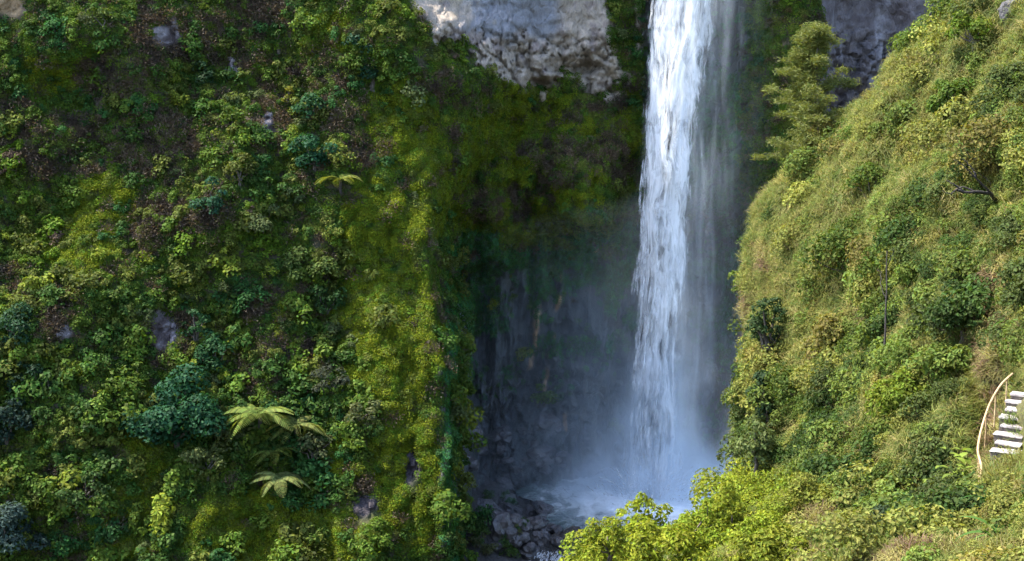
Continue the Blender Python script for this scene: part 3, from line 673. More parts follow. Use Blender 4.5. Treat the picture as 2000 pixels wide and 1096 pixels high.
tree('blue-green tree, lower one of the dark column above the small tree fern', 'tree', 615, 300, 100, 90, T2, bvhC, (0.34, 0.22), 1.1, 12)
tree('light green feathery tree just left of the small tree fern', 'tree', 575, 378, 90, 70, (0.07, 0.1, 0.035), bvhC, (0.3, 0.12), 1.0, 10)
tree('grey-green leafy tree on the middle slope under the feathery tree', 'tree', 515, 440, 110, 90, GREYG, bvhC, (0.32, 0.2), 1.0, 12)
tree('bright leafy tree with clustered crown beside the moss buttress', 'tree', 600, 520, 150, 110, (0.07, 0.105, 0.022), bvhC, (0.34, 0.2), 1.0, 16)
tree('dark leafy tree beside the moss buttress', 'tree', 640, 590, 90, 80, (0.03, 0.07, 0.016), bvhC, (0.34, 0.2), 1.0, 10)
tree('narrow green tree on the upper slope below brown brush', 'tree', 545, 60, 50, 90, DEEP, bvhC, (0.3, 0.2), 1.0, 9)
tree('yellow-leaved sapling above the dark column of trees', 'sapling', 560, 190, 46, 60, (0.14, 0.14, 0.012), bvhC, (0.26, 0.16), 0.7, 7, name='sapling')
tree('grey-leaved round shrub tree above the tree ferns', 'tree', 645, 745, 85, 80, (0.05, 0.06, 0.035), bvhC, (0.3, 0.18), 0.9, 10)
tree('pale speckled tree at the edge of the moss buttress', 'tree', 705, 805, 80, 85, (0.105, 0.12, 0.045), bvhC, (0.3, 0.18), 0.9, 10)
tree('pale loose tree right of the tree ferns', 'tree', 620, 880, 95, 110, (0.09, 0.105, 0.04), bvhC, (0.32, 0.18), 0.8, 12)
tree('grey-blue tree at the foot of the shaded slope', 'tree', 25, 1045, 140, 150, (0.035, 0.062, 0.05), bvhC, (0.36, 0.2), 1.1, 16)
tree('dark tree above the grey-blue tree at the slope foot', 'tree', 15, 830, 120, 130, (0.02, 0.042, 0.028), bvhC, (0.36, 0.22), 1.0, 14)
tree('deep green tree with bright tips on the left slope', 'tree', 35, 645, 120, 110, (0.022, 0.06, 0.024), bvhC, (0.36, 0.22), 1.0, 14)
tree('deep green tree below the pale stone spot', 'tree', 60, 745, 110, 90, (0.018, 0.045, 0.02), bvhC, (0.36, 0.22), 1.0, 12)
tree('mid green tree at the shaded slope foot beside the moss mound', 'tree', 160, 960, 110, 100, (0.04, 0.075, 0.016), bvhC, (0.34, 0.22), 1.0, 12)
tree('small dark tree below the brown upper brush', 'tree', 390, 150, 90, 70, (0.025, 0.055, 0.02), bvhC, (0.3, 0.2), 0.9, 10)
tree('bright green tree high on the upper slope', 'tree', 205, 45, 70, 80, (0.055, 0.085, 0.014), bvhC, (0.3, 0.2), 0.9, 9)
# on the sunlit spur
tree('rounded lime-green bush tree on the sunlit hillside below the dead pole', 'tree', 1768, 790, 175, 150, (0.12, 0.16, 0.016), bvhH, (0.17, 0.1), 1.0, 18, fold=True)
tree('dark glossy-leaved tree at the foot of the sunlit hillside', 'tree', 1740, 1035, 130, 110, (0.035, 0.055, 0.025), bvhH, (0.16, 0.1), 1.0, 12, fold=True)
tree('deep green tree on the sunlit hillside above the steps', 'tree', 1880, 610, 140, 130, (0.04, 0.07, 0.016), bvhH, (0.15, 0.09), 1.0, 16, fold=True)
tree('bright green tree on the sunlit ridge top', 'tree', 1900, 60, 110, 110, (0.085, 0.13, 0.014), bvhH, (0.2, 0.12), 1.0, 12, fold=True)
tree('green tree on the ridge shoulder below the ridge top tree', 'tree', 1860, 200, 130, 110, (0.075, 0.12, 0.016), bvhH, (0.2, 0.12), 1.0, 12, fold=True)
tree('leafy tree with pale tips at the lower hillside edge beside the fall', 'tree', 1478, 865, 95, 110, (0.09, 0.12, 0.035), bvhH, (0.26, 0.14), 0.9, 14, depth=71)
tree('dark ivy-clad tree on the hillside edge, higher of two', 'tree', 1500, 645, 95, 190, (0.032, 0.06, 0.018), bvhH, (0.2, 0.12), 1.0, 18, depth=75)
tree('dark ivy-clad tree on the hillside edge, lower of two', 'tree', 1503, 780, 95, 170, (0.026, 0.052, 0.018), bvhH, (0.2, 0.12), 1.0, 18, depth=73)
# bright foreground trees hiding the foot of the fall
FG = [(1262, 1020, 120, 190, 50, 'tallest bright lime tree in front of the waterfall foot', (0.19, 0.23, 0.014)),
      (1185, 1050, 120, 150, 47, 'bright lime tree at the pool edge end of the foreground row', (0.18, 0.21, 0.016)),
      (1345, 1035, 130, 160, 49, 'yellow-green tree beside the tallest lime tree', (0.17, 0.22, 0.016)),
      (1425, 1008, 120, 160, 55, 'yellow-green tree where the foreground row meets the hillside', (0.18, 0.21, 0.018)),
      (1300, 1085, 200, 150, 42, 'broad bright tree below the tallest lime tree', (0.19, 0.22, 0.016)),
      (1150, 1120, 120, 120, 43, 'low lime tree beside the small cascade', (0.18, 0.21, 0.016)),
      (1500, 1090, 190, 160, 42, 'broad yellow-green tree at the hillside foot', (0.165, 0.19, 0.018)),
      (1590, 990, 150, 130, 52, 'feathery yellow-green tree on the lower hillside', (0.16, 0.175, 0.026)),
      (1660, 1080, 150, 130, 40, 'olive-green tree beside the dark glossy tree', (0.12, 0.145, 0.02))]
for (u, v, wp, hp, dp, lab, t) in FG:
    tree(lab, 'tree', u, v, wp, hp, t, bvhH, (0.17, 0.075), 0.75, 26, fold=True, depth=dp, airy=0.9, group='bright trees before the pool')
# loose shoots rising out of the tallest one
# wispy pine on the ridge
def pine(u, v0, v1, d, label):
    rng = np.random.RandomState(5); b = at(u, v1, d); Hh = (v1 - v0) * d / FPX; o = empty('pine_tree', b, label, 'tree')
    pth = wander(rng, (0, 0, -0.8), (-0.5, 0, Hh), 9, 0.008); tv, tf = tube(pth, np.linspace(0.16, 0.02, 9), 7); link('trunk', mesh_from('pine_trunk', tv, tf, True, [M_BARK]), o)
    allV = []
    for k in range(44):
        f = 0.04 + 0.94 * (k + rng.uniform(0, 0.8)) / 44; zc = Hh * f; a = rng.uniform(0, 6.283)
        R = (3.5 * (1 - f) ** 0.7 + 0.35) * rng.uniform(0.65, 1.15); root = np.array([-0.5 * f, 0, zc])
        tip = root + np.array([math.cos(a) * R, math.sin(a) * R, 0.28 * R])
        bp_ = wander(rng, root, tip, 6, 0.05); tv, tf = tube(bp_, np.linspace(0.035, 0.008, 6), 4); link('branch', mesh_from('pine_branch', tv, tf, True, [M_BARK]), o)
        for j in range(5):
            c0 = bp_[1 + j] + rng.normal(size=3) * 0.12; m = 130
            c = c0 + rng.normal(size=(m, 3)) * np.array([0.24, 0.24, 0.11])
            al = np.tile(np.array([math.cos(a), math.sin(a), 0.35]), (m, 1)) + 0.6 * rng.normal(size=(m, 3))
            allV.append(leaf_quads(c, unit(rng, m), 0.3, 0.05, rng, 0.1, along=al))
    V, F = join(allV); tag(link('crown', mesh_from('pine_crown', V, F, False, [M_GRASS]), o), tint=(0.13, 0.15, 0.035))
pine(1603, 50, 345, 84, 'wispy yellow-green pine on the ridge before the violet rock wall')
# dead pole and bare limbs
def dead(label, trunk_pts, limbs, d, rad=(0.09, 0.05), name='dead_tree'):
    rng = np.random.RandomState(9); P0 = at(*trunk_pts[0][:2], d); o = empty(name, P0, label, 'dead tree')
    def br(pts, r0, r1, nm):
        q = catmull(np.array([at(a, b, d + c) - P0 for a, b, c in pts]), 14); q[1:-1] += rng.normal(size=(12, 3)) * 0.02
        tv, tf = tube(q, np.linspace(r0, r1, 14), 6); link(nm, mesh_from(nm, tv, tf, True, [M_BARKD]), o)
    br(trunk_pts, *rad, 'trunk')
    for l in limbs: br(l, rad[1] * 0.9, 0.012, 'limb')
h0 = hit(bvhH, 1728, 745); dp = float(h0 @ FW)
dead('thin dark dead pole standing on the sunlit hillside', [(1728, 748, 0), (1729, 660, -0.3), (1731, 580, -0.5), (1733, 490, -0.7)], [[(1731, 590, -0.5), (1722, 555, -0.3), (1719, 530, 0)], [(1733, 520, -0.6), (1742, 500, -0.7), (1746, 486, -0.9)]], dp - 0.2, (0.055, 0.022))
h0 = hit(bvhH, 1945, 395); dp = float(h0 @ FW)
dead('bare dark branching limbs reaching out of the sunlit hillside', [(1950, 398, 0.6), (1935, 380, -0.6), (1905, 375, -1.2), (1870, 372, -1.5)],
     [[(1937, 382, -0.6), (1915, 355, -1.1), (1890, 330, -1.4), (1862, 312, -1.6)], [(1905, 375, -1.2), (1880, 366, -1.3), (1855, 378, -1.5), (1840, 372, -1.6)], [(1905, 345, -1.2), (1900, 330, -1.2), (1880, 310, -1.2)], [(1880, 371, -1.4), (1862, 360, -1.5), (1848, 352, -1.5)]], dp - 0.6)

# ------------------------------------------------------------------ tree ferns
def frond_mesh(rng, L, Wd, npn=22):
    t = np.linspace(0, 1, 10); rach = np.stack([L * t * 0.92, 0 * t, L * (0.55 * t - 0.75 * t ** 2)], 1)
    tv, tf = tube(rach, np.linspace(0.035, 0.01, 10), 4); parts = [(tv, tf)]
    V, F = [], []
    for k in range(npn):
        f = 0.12 + 0.88 * k / (npn - 1); q = np.array([np.interp(f, t, rach[:, j]) for j in range(3)]); wl = Wd * math.sin(math.pi * min(1, f * 0.93 + 0.04)) ** 0.6
        for s in (-1, 1):
            e = q + np.array([wl * 0.45, s * wl, -0.3 * wl]); m = (q + e) / 2 + np.array([0, 0, 0.10 * wl]); wd = np.array([L / npn * 0.62, 0, 0.01])
            o = len(V); V += [q - wd * 0.6, q + wd * 0.6, m + wd, m - wd, e + wd * 0.25, e - wd * 0.25]; F += [(o, o + 1, o + 2, o + 3), (o + 3, o + 2, o + 4, o + 5)]
    parts.append((np.array(V), np.array(F))); return join(parts)
FROND = [mesh_from('frond', *frond_mesh(np.random.RandomState(k), 2.9, 0.62), False, [M_LEAF]) for k in range(3)]
def fern(u, v, size, label, tint, nf=11, bvh=None, hgt=2.0, group='tree ferns on the shaded slope'):
    rng = np.random.RandomState(int(u + v)); b = hit(bvh or bvhC, u, v + 45 * size); b = b + np.array([0, -0.8, 0])
    o = empty('tree_fern', b, label, 'tree fern', group); hh = hgt * size
    tv, tf = tube(wander(rng, (0, 0.9, -0.8), (0, 0, hh), 6, 0.02), np.linspace(0.2, 0.13, 6) * size, 8); link('trunk', mesh_from('fern_trunk', tv, tf, True, [M_BARKD]), o)
    for k in range(nf):
        fr = link('frond', FROND[k % 3], o); a = 2 * math.pi * k / nf + rng.uniform(-0.2, 0.2); s = size * rng.uniform(0.85, 1.1)
        fr.location = (0, 0, hh - 0.05); fr.rotation_euler = (rng.uniform(-0.25, 0.25), rng.uniform(-0.25, 0.2), a); fr.scale = (s, s, s); tag(fr, tint=np.array(tint) * rng.uniform(0.8, 1.25))
FT = (0.115, 0.15, 0.03)
fern(510, 800, 1.25, 'large tree fern crown touching the dark round tree', FT, 11)
fern(582, 822, 1.2, 'large pale tree fern beside the pale loose tree', (0.13, 0.15, 0.04), 11)
fern(540, 872, 0.95, 'middle tree fern of the group below the two large ones', FT, 9)
fern(550, 925, 1.0, 'lowest pale tree fern of the group above the moss mound', (0.14, 0.165, 0.05), 9)
fern(666, 345, 0.85, 'small bright tree fern on the slope above the moss buttress', (0.15, 0.17, 0.03), 9)
fern(928, 222, 0.36, 'tiny bright fern on the mossy wall under the bare rock', (0.16, 0.19, 0.05), 8)
# strap-leaved plants near the steps
def blade_mesh(L, W):
    t = np.linspace(0, 1, 7); c = np.stack([L * t, 0 * t, L * (0.5 * t - 0.62 * t ** 2)], 1); wd = W * np.sin(np.pi * (t * 0.9 + 0.08)) ** 0.7
    V = []; F = []
    for i in range(7): V += [c[i] + (0, wd[i], 0.12 * W), c[i], c[i] - (0, wd[i], -0.12 * W)]
    for i in range(6): a = i * 3; F += [(a, a + 1, a + 4, a + 3), (a + 1, a + 2, a + 5, a + 4)]
    return np.array(V), np.array(F)
BLADE = mesh_from('blade', *blade_mesh(0.75, 0.045), True, [M_LEAF]); BROAD = mesh_from('broad_leaf', *blade_mesh(0.3, 0.085), True, [M_LEAF])
def rosette(u, v, n, s, label, tint, me, nm, lname, spread=0.12, up=0.0, lift=0.35):
    rng = np.random.RandomState(int(u)); b = hit(bvhH, u, v); b = b - ray(u, v) * 1.3
    o = empty(nm, b, label, 'plant')
    tv, tf = tube(wander(rng, (0, 0.5, -0.9), (0, 0, lift), 5, 0.03), np.linspace(0.035, 0.015, 5), 5); link('stem', mesh_from('plant_stem', tv, tf, True, [M_BARK]), o)
    for k in range(n):
        l = link(lname, me, o); l.location = (rng.normal() * spread, rng.normal() * spread, lift + rng.normal() * spread); sc_ = s * rng.uniform(0.7, 1.2)
        l.rotation_euler = (rng.uniform(-0.3, 0.3), rng.uniform(-0.5, 0.35) + up, rng.uniform(0, 6.28)); l.scale = (sc_,) * 3; tag(l, tint=np.array(tint) * rng.uniform(0.75, 1.3))
rosette(1935, 1010, 16, 1.15, 'strap-leaved plant with long green blades below the steps', (0.06, 0.12, 0.025), BLADE, 'strap_leaf_plant', 'blade')
rosette(1992, 650, 12, 1.0, 'strap-leaved plant with bright blades above the steps', (0.1, 0.17, 0.03), BLADE, 'strap_leaf_plant', 'blade')
rosette(1950, 1075, 14, 1.0, 'low strap-leaved plant under the long bladed plant', (0.07, 0.12, 0.02), BLADE, 'strap_leaf_plant', 'blade')
rosette(1872, 975, 90, 1.25, 'pale lime broad-leaved plant beside the lower handrail', (0.17, 0.2, 0.03), BROAD, 'broad_leaf_plant', 'broad_leaf', 0.42, lift=0.7)

# ------------------------------------------------------------------ steps with handrail
g0, g1 = hit(bvhH, 1940, 885), hit(bvhH, 1987, 760)
sd1 = min(float(g1 @ FW) - 0.9, float(g0 @ FW) + 1.1); sd0 = sd1 - 2.0
a0 = at(1927, 885, sd0); a1 = at(1976, 760, sd1)
st = empty('stairway', a0, 'pale concrete steps with bamboo handrail climbing the sunlit hillside', 'stairs')
NS = 8
tot = a1 - a0; dirx = np.array([tot[0], tot[1], 0]); dirx /= np.linalg.norm(dirx); side = np.array([dirx[1], -dirx[0], 0])
for k in range(NS):
    c = tot * (k + 0.5) / NS; q = np.random.RandomState(k)
    c = c + side * q.normal() * 0.04; hw, dp_, hz = 0.36 + 0.1 * q.rand(), 0.5 * np.linalg.norm(tot[:2]) / NS * 1.05, 0.03
    def block(cc, w2, d2, h2, jit):
        return np.array([cc + side * (sx_ * w2 + 0.42) + dirx * sy_ * d2 + np.array([0, 0, sz_ * h2 + q.normal() * jit]) for sx_ in (-1, 1) for sy_ in (-1, 1) for sz_ in (-1, 1)])
    F = np.array([(0, 1, 3, 2), (4, 6, 7, 5), (0, 4, 5, 1), (2, 3, 7, 6), (0, 2, 6, 4), (1, 5, 7, 3)])
    s_ = link('step', mesh_from('step', block(c, hw, dp_, hz, 0.014), F, False, [M_STEP]), st); bv = s_.modifiers.new('bevel', 'BEVEL'); bv.width = 0.01
    link('riser', mesh_from('riser', block(c + dirx * 0.03 - np.array([0, 0, 0.53]), hw - 0.02, dp_ - 0.01, 0.5, 0.0), F, False, [M_RISER]), st)
rail_uv = [(1903, 1000, -0.5), (1910, 955, -0.4), (1917, 915, -0.3), (1910, 880, -0.3), (1917, 838, -0.2), (1933, 790, -0.1), (1955, 752, 0), (1978, 730, 0.3)]
base_d = sd0; dl = sd1 - sd0
rp = []
for (u, v, e) in rail_uv:
    f = max(-0.6, (885 - v) / 125.0); rp.append(at(u, v, base_d + dl * f + (-0.05)) - a0)
rp = np.array(rp); q = catmull(rp, 40); tv, tf = tube(q, np.full(40, 0.036), 7)
hr = link('handrail', mesh_from('handrail', tv, tf, True, [M_RAIL]), st)
for k in (1, 8, 14, 20, 26, 31, 36):
    tv, tf = tube([q[k] + (0, 0, 0.02), q[k] + (0.02, 0.02, -0.5), q[k] + (0.03, 0.05, -1.1)], (0.025, 0.025, 0.025), 6); link('post', mesh_from('rail_post', tv, tf, True, [M_RAIL]), hr)

# ------------------------------------------------------------------ boulders and bare rock
def rock_mesh(seed, mat, k=3, sharp=0.35):
    import bmesh
    bm = bmesh.new(); bmesh.ops.create_icosphere(bm, subdivisions=k, radius=1)
    V = np.array([v.co for v in bm.verts]); s = 1 + sharp * fbm(V[:, 0] * 1.1 + seed, V[:, 1] * 1.1, V[:, 2] * 1.1, 3, seed) + 0.12 * fbm(V[:, 0] * 4, V[:, 1] * 4, V[:, 2] * 4 + seed, 2, seed)
    for v, a in zip(bm.verts, s): v.co = v.co * float(a)
    me = bpy.data.meshes.new('rock'); bm.to_mesh(me); bm.free(); me.materials.append(mat); return me
RK = [rock_mesh(i, M_BOULDER) for i in range(5)]
rb = np.random.RandomState(21)
bvhG = BVHTree.FromPolygons([tuple(a) for a in np.stack([gx, gy, gz_], -1).reshape(-1, 3)], [tuple(a) for a in grid_faces(*gx.shape).tolist()])
BO = [(1135, 962, 30, 10, 'flat dark boulder jutting into the plunge pool'), (1010, 1050, 22, 14, 'wet boulder at the pool outlet'), (1035, 1075, 24, 14, 'reddish boulder beside the small cascade')]
for (u, v, ru) in ((1050, 985, 16), (1064, 1000, 20), (1072, 1018, 20), (1045, 1022, 22), (1084, 1036, 15), (1034, 1000, 15), (1020, 1030, 18), (1090, 1060, 14), (1058, 1050, 18), (1105, 975, 16), (1085, 968, 14)): BO.append((u, v, ru, 0, None))
for i in range(90):
    BO.append((rb.uniform(905, 1135), rb.uniform(830, 1090), rb.gamma(3, 3.6) + 3, 0, None))
for i, (u, v, ru, rv, lab) in enumerate(BO):
    if lab is None and u > 1040 and v > 975 and i > 14: continue
    hs = [x for x in (hit(bvhC, u, v), hit(bvhG, u, v)) if x is not None]
    if not hs: continue
    q = min(hs, key=lambda a: a @ FW); m = float(q @ FW) / FPX
    if lab is None:
        rv = ru * rb.uniform(0.45, 1.0)
        lab = '%s %s dark wet boulder %s' % ('small' if ru < 10 else 'middling' if ru < 16 else 'large', 'flat' if rv < 0.62 * ru else 'rounded' if rv < 0.85 * ru else 'upright',
              ('high on the rubble slope behind the pool' if v < 880 else 'low on the rubble slope behind the pool' if v < 960 else 'at the pool shore' if u < 1060 else 'at the pool edge near the flat jutting boulder') if u > 1000 else ('high on the rubble beside the buttress' if v < 900 else 'on the bank under the buttress'))
    o = link('boulder', RK[i % 5]); o.location = q; o.scale = (ru * m, ru * m * 0.9, rv * m * 1.1); o.rotation_euler = (rb.normal() * 0.2, rb.normal() * 0.2, rb.uniform(0, 6.28))
    tag(o, lab, 'boulder', 'boulders around the plunge pool')
for i in range(22):
    th_ = math.pi * (1.02 + 0.42 * i / 21); rq = 1 + 0.12 * math.sin(3 * th_ + 1) + 0.07 * math.sin(7 * th_); rs_ = rb.uniform(0.45, 1.1)
    o = link('boulder', RK[i % 5]); o.location = (17.0 + 16.6 * rq * math.cos(th_), 149 + 11.6 * rq * math.sin(th_) - 0.1, -51.2 + rb.uniform(-0.2, 0.2)); o.scale = (rs_, rs_ * 0.8, rs_ * rb.uniform(0.5, 0.9)); o.rotation_euler = (rb.normal() * 0.2, rb.normal() * 0.2, rb.uniform(0, 6.28))
    tag(o, '%s wet boulder in the rim of stones round the pool, %s' % ('large' if rs_ > 0.85 else 'middling' if rs_ > 0.65 else 'small', 'by the rubble slope' if i < 8 else 'at the outlet' if i < 15 else 'before the lime trees'), 'boulder', 'rim stones of the plunge pool')
for i in range(34):
    u, v = rb.uniform(868, 1035), rb.uniform(965, 1094)
    if u > 1000 and v < 1030: continue
    hs = [x for x in (hit(bvhC, u, v), hit(bvhG, u, v)) if x is not None]
    if not hs: continue
    q = min(hs, key=lambda a: a @ FW); s = rb.uniform(0.6, 1.5); t = np.array([(0.03, 0.09, 0.025), (0.05, 0.09, 0.02), (0.035, 0.075, 0.02), (0.07, 0.08, 0.03)][i % 4])
    o = empty('shrub', q, '%s %s shrub on the wet bank %s' % ('large' if s > 1.2 else 'middling' if s > 0.9 else 'small', tone(t), 'under the moss buttress' if u < 920 else 'among the boulders' if v < 1040 else 'beside the small cascade'), 'shrub', 'shrubs on the wet bank')
    o.rotation_euler = (0, 0, rb.uniform(0, 6.28)); o.scale = (s, s, s * rb.uniform(0.8, 1.4)); fm, sm = SHR[i % 6]; tag(link('foliage', fm, o), tint=t); link('stem', sm, o)
q = hit(bvhH, 1985, 25)
if q is not None:
    o = link('rock_outcrop', rock_mesh(60, M_BOULDER, 4, 0.5)); o.location = q; o.scale = (0.7, 0.6, 0.8); tag(o, 'dark rock bared at the top of the sunlit ridge', 'rock')

# ------------------------------------------------------------------ the waterfall
FALLV = [-700, 0, 100, 200, 300, 400, 500, 600, 700, 800, 900, 985]
FALLL = [1300, 1272, 1263, 1258, 1256, 1250, 1245, 1243, 1240, 1236, 1226, 1205]
FALLR = [1420, 1392, 1378, 1362, 1350, 1345, 1342, 1335, 1324, 1328, 1345, 1375]
FD = 158.0
def fall_lr(zw):
    v = np.interp(zw, ZT[::-1], np.array(FALLV)[::-1].astype(float)); return np.interp(v, FALLV, XL), np.interp(v, FALLV, XR)
ZT = np.array([at(1300, v, FD)[2] for v in FALLV]); XL = np.array([at(u, v, FD)[0] for u, v in zip(FALLL, FALLV)]); XR = np.array([at(u, v, FD)[0] for u, v in zip(FALLR, FALLV)])
def fall_y(zw): return 151.5 + 4.5 * np.clip((zw + 51) / 85, 0, 1) ** 0.7
def water_material(name, lo, hi, dens, scx=2.2, scz=0.17):
    N = Nodes(name); tc = N.n('ShaderNodeTexCoord'); vec = tc.outputs['Object']
    wv = N.n('ShaderNodeVectorMath', operation='ADD'); N.l(vec, wv.inputs[0])
    wr = N.n('ShaderNodeTexNoise'); N.l(N.mapping(vec, (0.35, 0.35, 0.22)), wr.inputs['Vector']); wr.inputs['Scale'].default_value = 1.0; wr.inputs['Detail'].default_value = 2
    ws = N.n('ShaderNodeVectorMath', operation='SCALE'); N.l(wr.outputs[1], ws.inputs[0]); ws.inputs['Scale'].default_value = 2.2; N.l(ws.outputs[0], wv.inputs[1])
    n1 = N.noise(N.mapping(wv.outputs[0], (scx, scx, scz)), 1.0, 5, 0.6); n2 = N.noise(N.mapping(wv.outputs[0], (scx * 0.35, 0.6, scz * 1.3)), 1.0, 3, 0.5)
    f = N.math('MULTIPLY_ADD', n1, 0.6, N.math('MULTIPLY', n2, 0.4))
    ea = N.n('ShaderNodeAttribute', attribute_type='GEOMETRY', attribute_name='body')
    f2 = N.math('ADD', f, N.math('MULTIPLY_ADD', ea.outputs['Fac'], 0.30, -0.22))
    al = N.math('MULTIPLY', N.smap(f2, lo, hi), dens)
    df = N.n('ShaderNodeBsdfDiffuse'); df.inputs[0].default_value = (0.93, 0.94, 0.96, 1); tl = N.n('ShaderNodeBsdfTranslucent'); tl.inputs[0].default_value = (0.93, 0.95, 0.97, 1)
    bp = N.n('ShaderNodeBump'); bp.inputs['Distance'].default_value = 0.5; N.l(n1, bp.inputs['Height']); N.l(bp.outputs[0], df.inputs['Normal'])
    m1 = N.n('ShaderNodeMixShader'); m1.inputs[0].default_value = 0.4; N.l(df.outputs[0], m1.inputs[1]); N.l(tl.outputs[0], m1.inputs[2])
    tp = N.n('ShaderNodeBsdfTransparent'); m2 = N.n('ShaderNodeMixShader'); N.l(al, m2.inputs[0]); N.l(tp.outputs[0], m2.inputs[1]); N.l(m1.outputs[0], m2.inputs[2])
    N.l(m2.outputs[0], N.out.inputs[0]); return N.m
M_SHEET = water_material('falling_water', 0.42, 0.64, 0.7)
M_STRAND = water_material('white_water', 0.42, 0.78, 0.9, 3.0, 0.5)
wf = empty('waterfall', (16.6, 151.5, -51), 'tall white waterfall plunging down the shaded cliff into the pool', 'waterfall'); WB = np.array([16.6, 151.5, -51])
zw = np.concatenate([np.arange(-51.2, 6, 0.5), np.arange(6, 41, 2.0)]); sx = np.linspace(-0.12, 1.12, 40)
for lay_i in range(3):
    rngl = np.random.RandomState(lay_i); SX, ZW = np.meshgrid(sx, zw); l, r_ = fall_lr(ZW)
    Xs = l + (r_ - l) * SX + 0.25 * fbm(SX * 3, ZW * 0.12, 0 * SX + lay_i, 3, 100 + lay_i)
    Ys = fall_y(ZW) - 1.2 * np.sin(np.pi * np.clip(SX, 0, 1)) + 0.8 * lay_i - 0.6 + 0.5 * fbm(SX * 5, ZW * 0.1, 0 * SX, 3, 110 + lay_i)
    me = mesh_from('water_sheet', np.stack([Xs, Ys, ZW], -1).reshape(-1, 3) - WB, grid_faces(*SX.shape), True, [M_SHEET])
    body = sstep(-0.12, 0.12, SX) * sstep(1.12, 0.72, SX) * (0.75 + 0.25 * sstep(-51, -5, ZW)); a = me.attributes.new('body', 'FLOAT', 'POINT'); a.data.foreach_set('value', body.ravel().astype(np.float32))
    link('water_sheet', me, wf)
# long drops with heavy heads and thin tails
rw = np.random.RandomState(77); Vs, Fs, Bs = [], [], []; o_ = 0
tt = np.array([0, 0.08, 0.22, 0.5, 0.8, 1.0]); prof = np.array([0.12, 0.75, 1.0, 0.6, 0.28, 0.03]); SD = 5
def add_drop(pos, drn, L, W, body):
    global o_
    drn = drn / np.linalg.norm(drn); a = np.cross(drn, (0, 1, 0.1)); a /= np.linalg.norm(a); b = np.cross(drn, a); ph = rw.uniform(0, 6.28)
    for t_, p_ in zip(tt, prof):
        c = pos + drn * L * t_ + a * 0.06 * math.sin(ph + 5 * t_)
        for k in range(SD):
            q = 2 * math.pi * k / SD; Vs.append(c + (a * math.cos(q) * 1.0 + b * math.sin(q) * 0.6) * W * p_)
    for i in range(5):
        for k in range(SD): Fs.append((o_ + i * SD + k, o_ + i * SD + (k + 1) % SD, o_ + (i + 1) * SD + (k + 1) % SD, o_ + (i + 1) * SD + k))
    Bs.extend([body] * (6 * SD)); o_ += 6 * SD
for i in range(430):                                            # rockets of drops that fall together
    z0 = rw.uniform(-50, 34) if i % 3 else rw.uniform(-50, 6); s = rw.beta(1.5, 2.4) * 1.06 - 0.03
    arch = rw.uniform(-1.0, 2.2); wdt = rw.uniform(0.2, 0.75); bright = (0.25 + 0.75 * (1 - s)) * rw.uniform(0.45, 1.0)
    for j in range(rw.randint(6, 16)):
        e = rw.uniform(-1, 1); zz0 = z0 + arch * e * e * 2.0 + rw.normal() * 0.35
        if zz0 < -50.5: continue
        l, r_ = fall_lr(np.array([zz0])); sx_ = s + e * wdt / 6.0
        pos = np.array([l[0] + (r_[0] - l[0]) * sx_, fall_y(zz0) - 1.3 * math.sin(math.pi * min(max(sx_, 0), 1)) + rw.normal() * 0.35, zz0])
        add_drop(pos - WB, np.array([0.045 + 0.02 * rw.normal() - 0.03 * e, 0.03 * rw.normal(), 1.0]), rw.uniform(1.2, 5.0), rw.uniform(0.05, 0.17), min(1, bright * rw.uniform(0.7, 1.2)))
for i in range(700):
    z0 = rw.uniform(-46, 30) if i % 2 else rw.uniform(-46, 6); l, r_ = fall_lr(np.array([z0])); s = 0.9 + abs(rw.normal()) * 0.35 if i % 3 else -abs(rw.normal()) * 0.10
    add_drop(np.array([l[0] + (r_[0] - l[0]) * s, fall_y(z0) + rw.normal() * 0.6, z0]) - WB, np.array([0.05 + 0.03 * rw.normal(), 0, 1.0]), rw.uniform(1.0, 4.0), rw.uniform(0.02, 0.07), rw.uniform(0.1, 0.4))
for i in range(1700):                                            # splash thrown out at the foot
    a = rw.uniform(0, 6.283); el = rw.uniform(0.1, 1.2); r0 = abs(rw.normal()) * 2.2; c = np.array([16.2 + r0 * math.cos(a) * 1.3, 150.5 + r0 * math.sin(a), -51 + abs(rw.normal()) * 1.1])
    dr = np.array([math.cos(a) * math.cos(el), math.sin(a) * math.cos(el), math.sin(el)]); add_drop(c + dr * rw.uniform(0, 2) - WB, -dr, rw.uniform(0.4, 1.8), rw.uniform(0.02, 0.09), 0.75)
me = mesh_from('water_strands', Vs, Fs, True, [M_STRAND]); a = me.attributes.new('body', 'FLOAT', 'POINT'); a.data.foreach_set('value', np.array(Bs, np.float32))
tag(link('water_strands', me, wf), kind='stuff')
# small cascade at the pool outlet
CB = hit(bvhG, 1072, 1086); CB = CB - ray(1072, 1086) * 1.2
cs = empty('cascade', CB, 'small white cascade spilling out of the pool', 'cascade'); Vs, Fs, Bs = [], [], []; o_ = 0
for i in range(140):
    add_drop(np.array([rw.normal() * 1.3, rw.normal() * 0.7, rw.uniform(-0.7, 0.1)]), np.array([0.7 + 0.5 * rw.normal(), 1.0, 0.5]), rw.uniform(0.3, 0.9), rw.uniform(0.05, 0.16), 0.8)
me = mesh_from('cascade_water', Vs, Fs, True, [M_STRAND]); a = me.attributes.new('body', 'FLOAT', 'POINT'); a.data.foreach_set('value', np.array(Bs, np.float32)); tag(link('white_water', me, cs), kind='stuff')

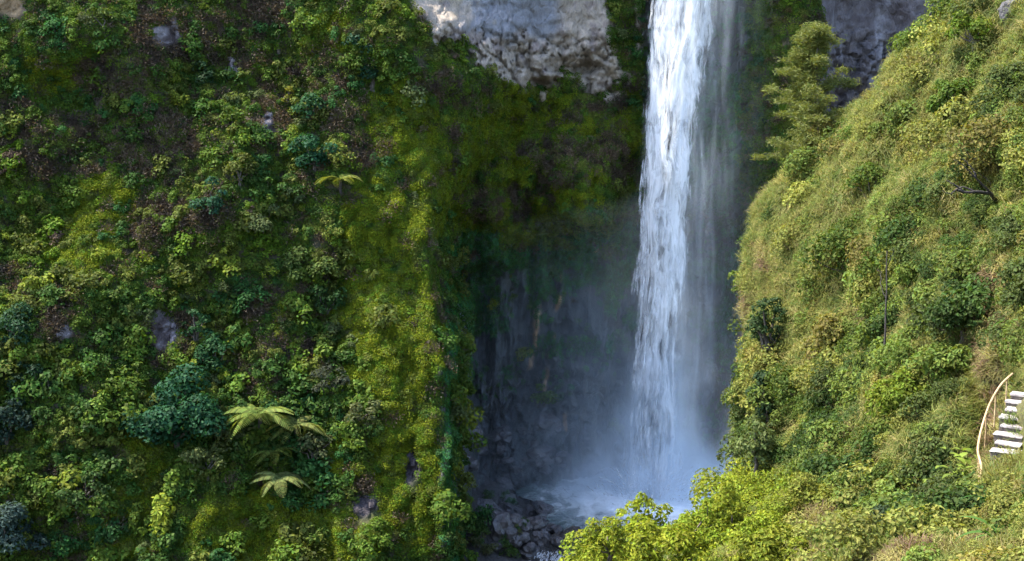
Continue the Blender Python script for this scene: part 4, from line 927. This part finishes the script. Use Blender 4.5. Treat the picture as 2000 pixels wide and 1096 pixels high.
# ------------------------------------------------------------------ spray hanging in the recess
N = Nodes('spray_volume'); tc = N.n('ShaderNodeTexCoord'); vec = tc.outputs['Object']; sp = N.n('ShaderNodeSeparateXYZ'); N.l(vec, sp.inputs[0]); x, y, zz = sp.outputs
def gauss(v, c, s): return N.math('EXPONENT', N.math('MULTIPLY', N.math('POWER', N.math('DIVIDE', N.math('SUBTRACT', v, c), s), 2.0), -1.0))
def mul(*a):
    r_ = a[0]
    for b in a[1:]: r_ = N.math('MULTIPLY', r_, b)
    return r_
def add(*a):
    r_ = a[0]
    for b in a[1:]: r_ = N.math('ADD', r_, b)
    return r_
nz = N.noise(N.mapping(vec, (1, 1, 0.7)), 0.22, 4, 0.6, 0.4); nzs = N.smap(nz, 0.34, 0.68)
st_ = N.smap(N.noise(N.mapping(vec, (0.9, 0.6, 0.10)), 1.0, 4, 0.6, 0.5), 0.46, 0.72)
fx = N.math('MULTIPLY', zz, 0.05)                               # the fall leans this much per metre of height
xr = N.math('SUBTRACT', x, fx)
hz = N.math('MAXIMUM', zz, 0.0)
plume = mul(gauss(xr, -0.3, N.math('MULTIPLY_ADD', N.math('EXPONENT', N.math('MULTIPLY', hz, -0.16)), 5.0, 2.2)), gauss(y, 0.4, 4.0), N.math('EXPONENT', N.math('MULTIPLY', hz, -0.14)), N.math('MULTIPLY_ADD', nzs, 0.9, 0.1), 1.25)
wide = mul(gauss(xr, -3, 13.0), N.math('EXPONENT', N.math('MULTIPLY', hz, -0.075)), N.math('MULTIPLY_ADD', nzs, 0.85, 0.15), 0.052)
veil = mul(gauss(xr, 1.6, 3.4), gauss(y, 0.6, 2.2), N.math('MULTIPLY_ADD', st_, 0.95, 0.05), N.smap(zz, 3.0, 16.0), 0.16)
vol = N.n('ShaderNodeVolumePrincipled'); vol.inputs['Color'].default_value = (0.80, 0.90, 1.0, 1); vol.inputs['Anisotropy'].default_value = 0.1  # white spray; the blue of the skylight is put into its colour
N.l(add(plume, wide, veil), vol.inputs['Density']); N.l(vol.outputs[0], N.out.inputs['Volume'])
try: N.m.cycles.volume_step_rate = 0.3
except Exception: pass
pr = [(-24, 0), (14, 0), (14, 22), (11, 30), (11, 62), (-1, 62), (-3, 34), (-22, 30)]     # outline of the spray body, drawn in x and z
V = np.array([(a, yy, c + 0.02) for yy in (-9, 9) for a, c in pr]); m_ = len(pr)
sme = bpy.data.meshes.new('spray'); sme.from_pydata([tuple(a) for a in V], [], [tuple(range(m_)), tuple(range(2 * m_ - 1, m_ - 1, -1))] + [(i, i + m_, (i + 1) % m_ + m_, (i + 1) % m_) for i in range(m_)])
sme.materials.append(N.m); sme.update()
sprayo = link('spray', sme); sprayo.location = (16.6, 151.5, -51)
tag(sprayo, 'white spray tinted with skylight blue drifting around the foot of the waterfall', 'spray', kind='stuff')
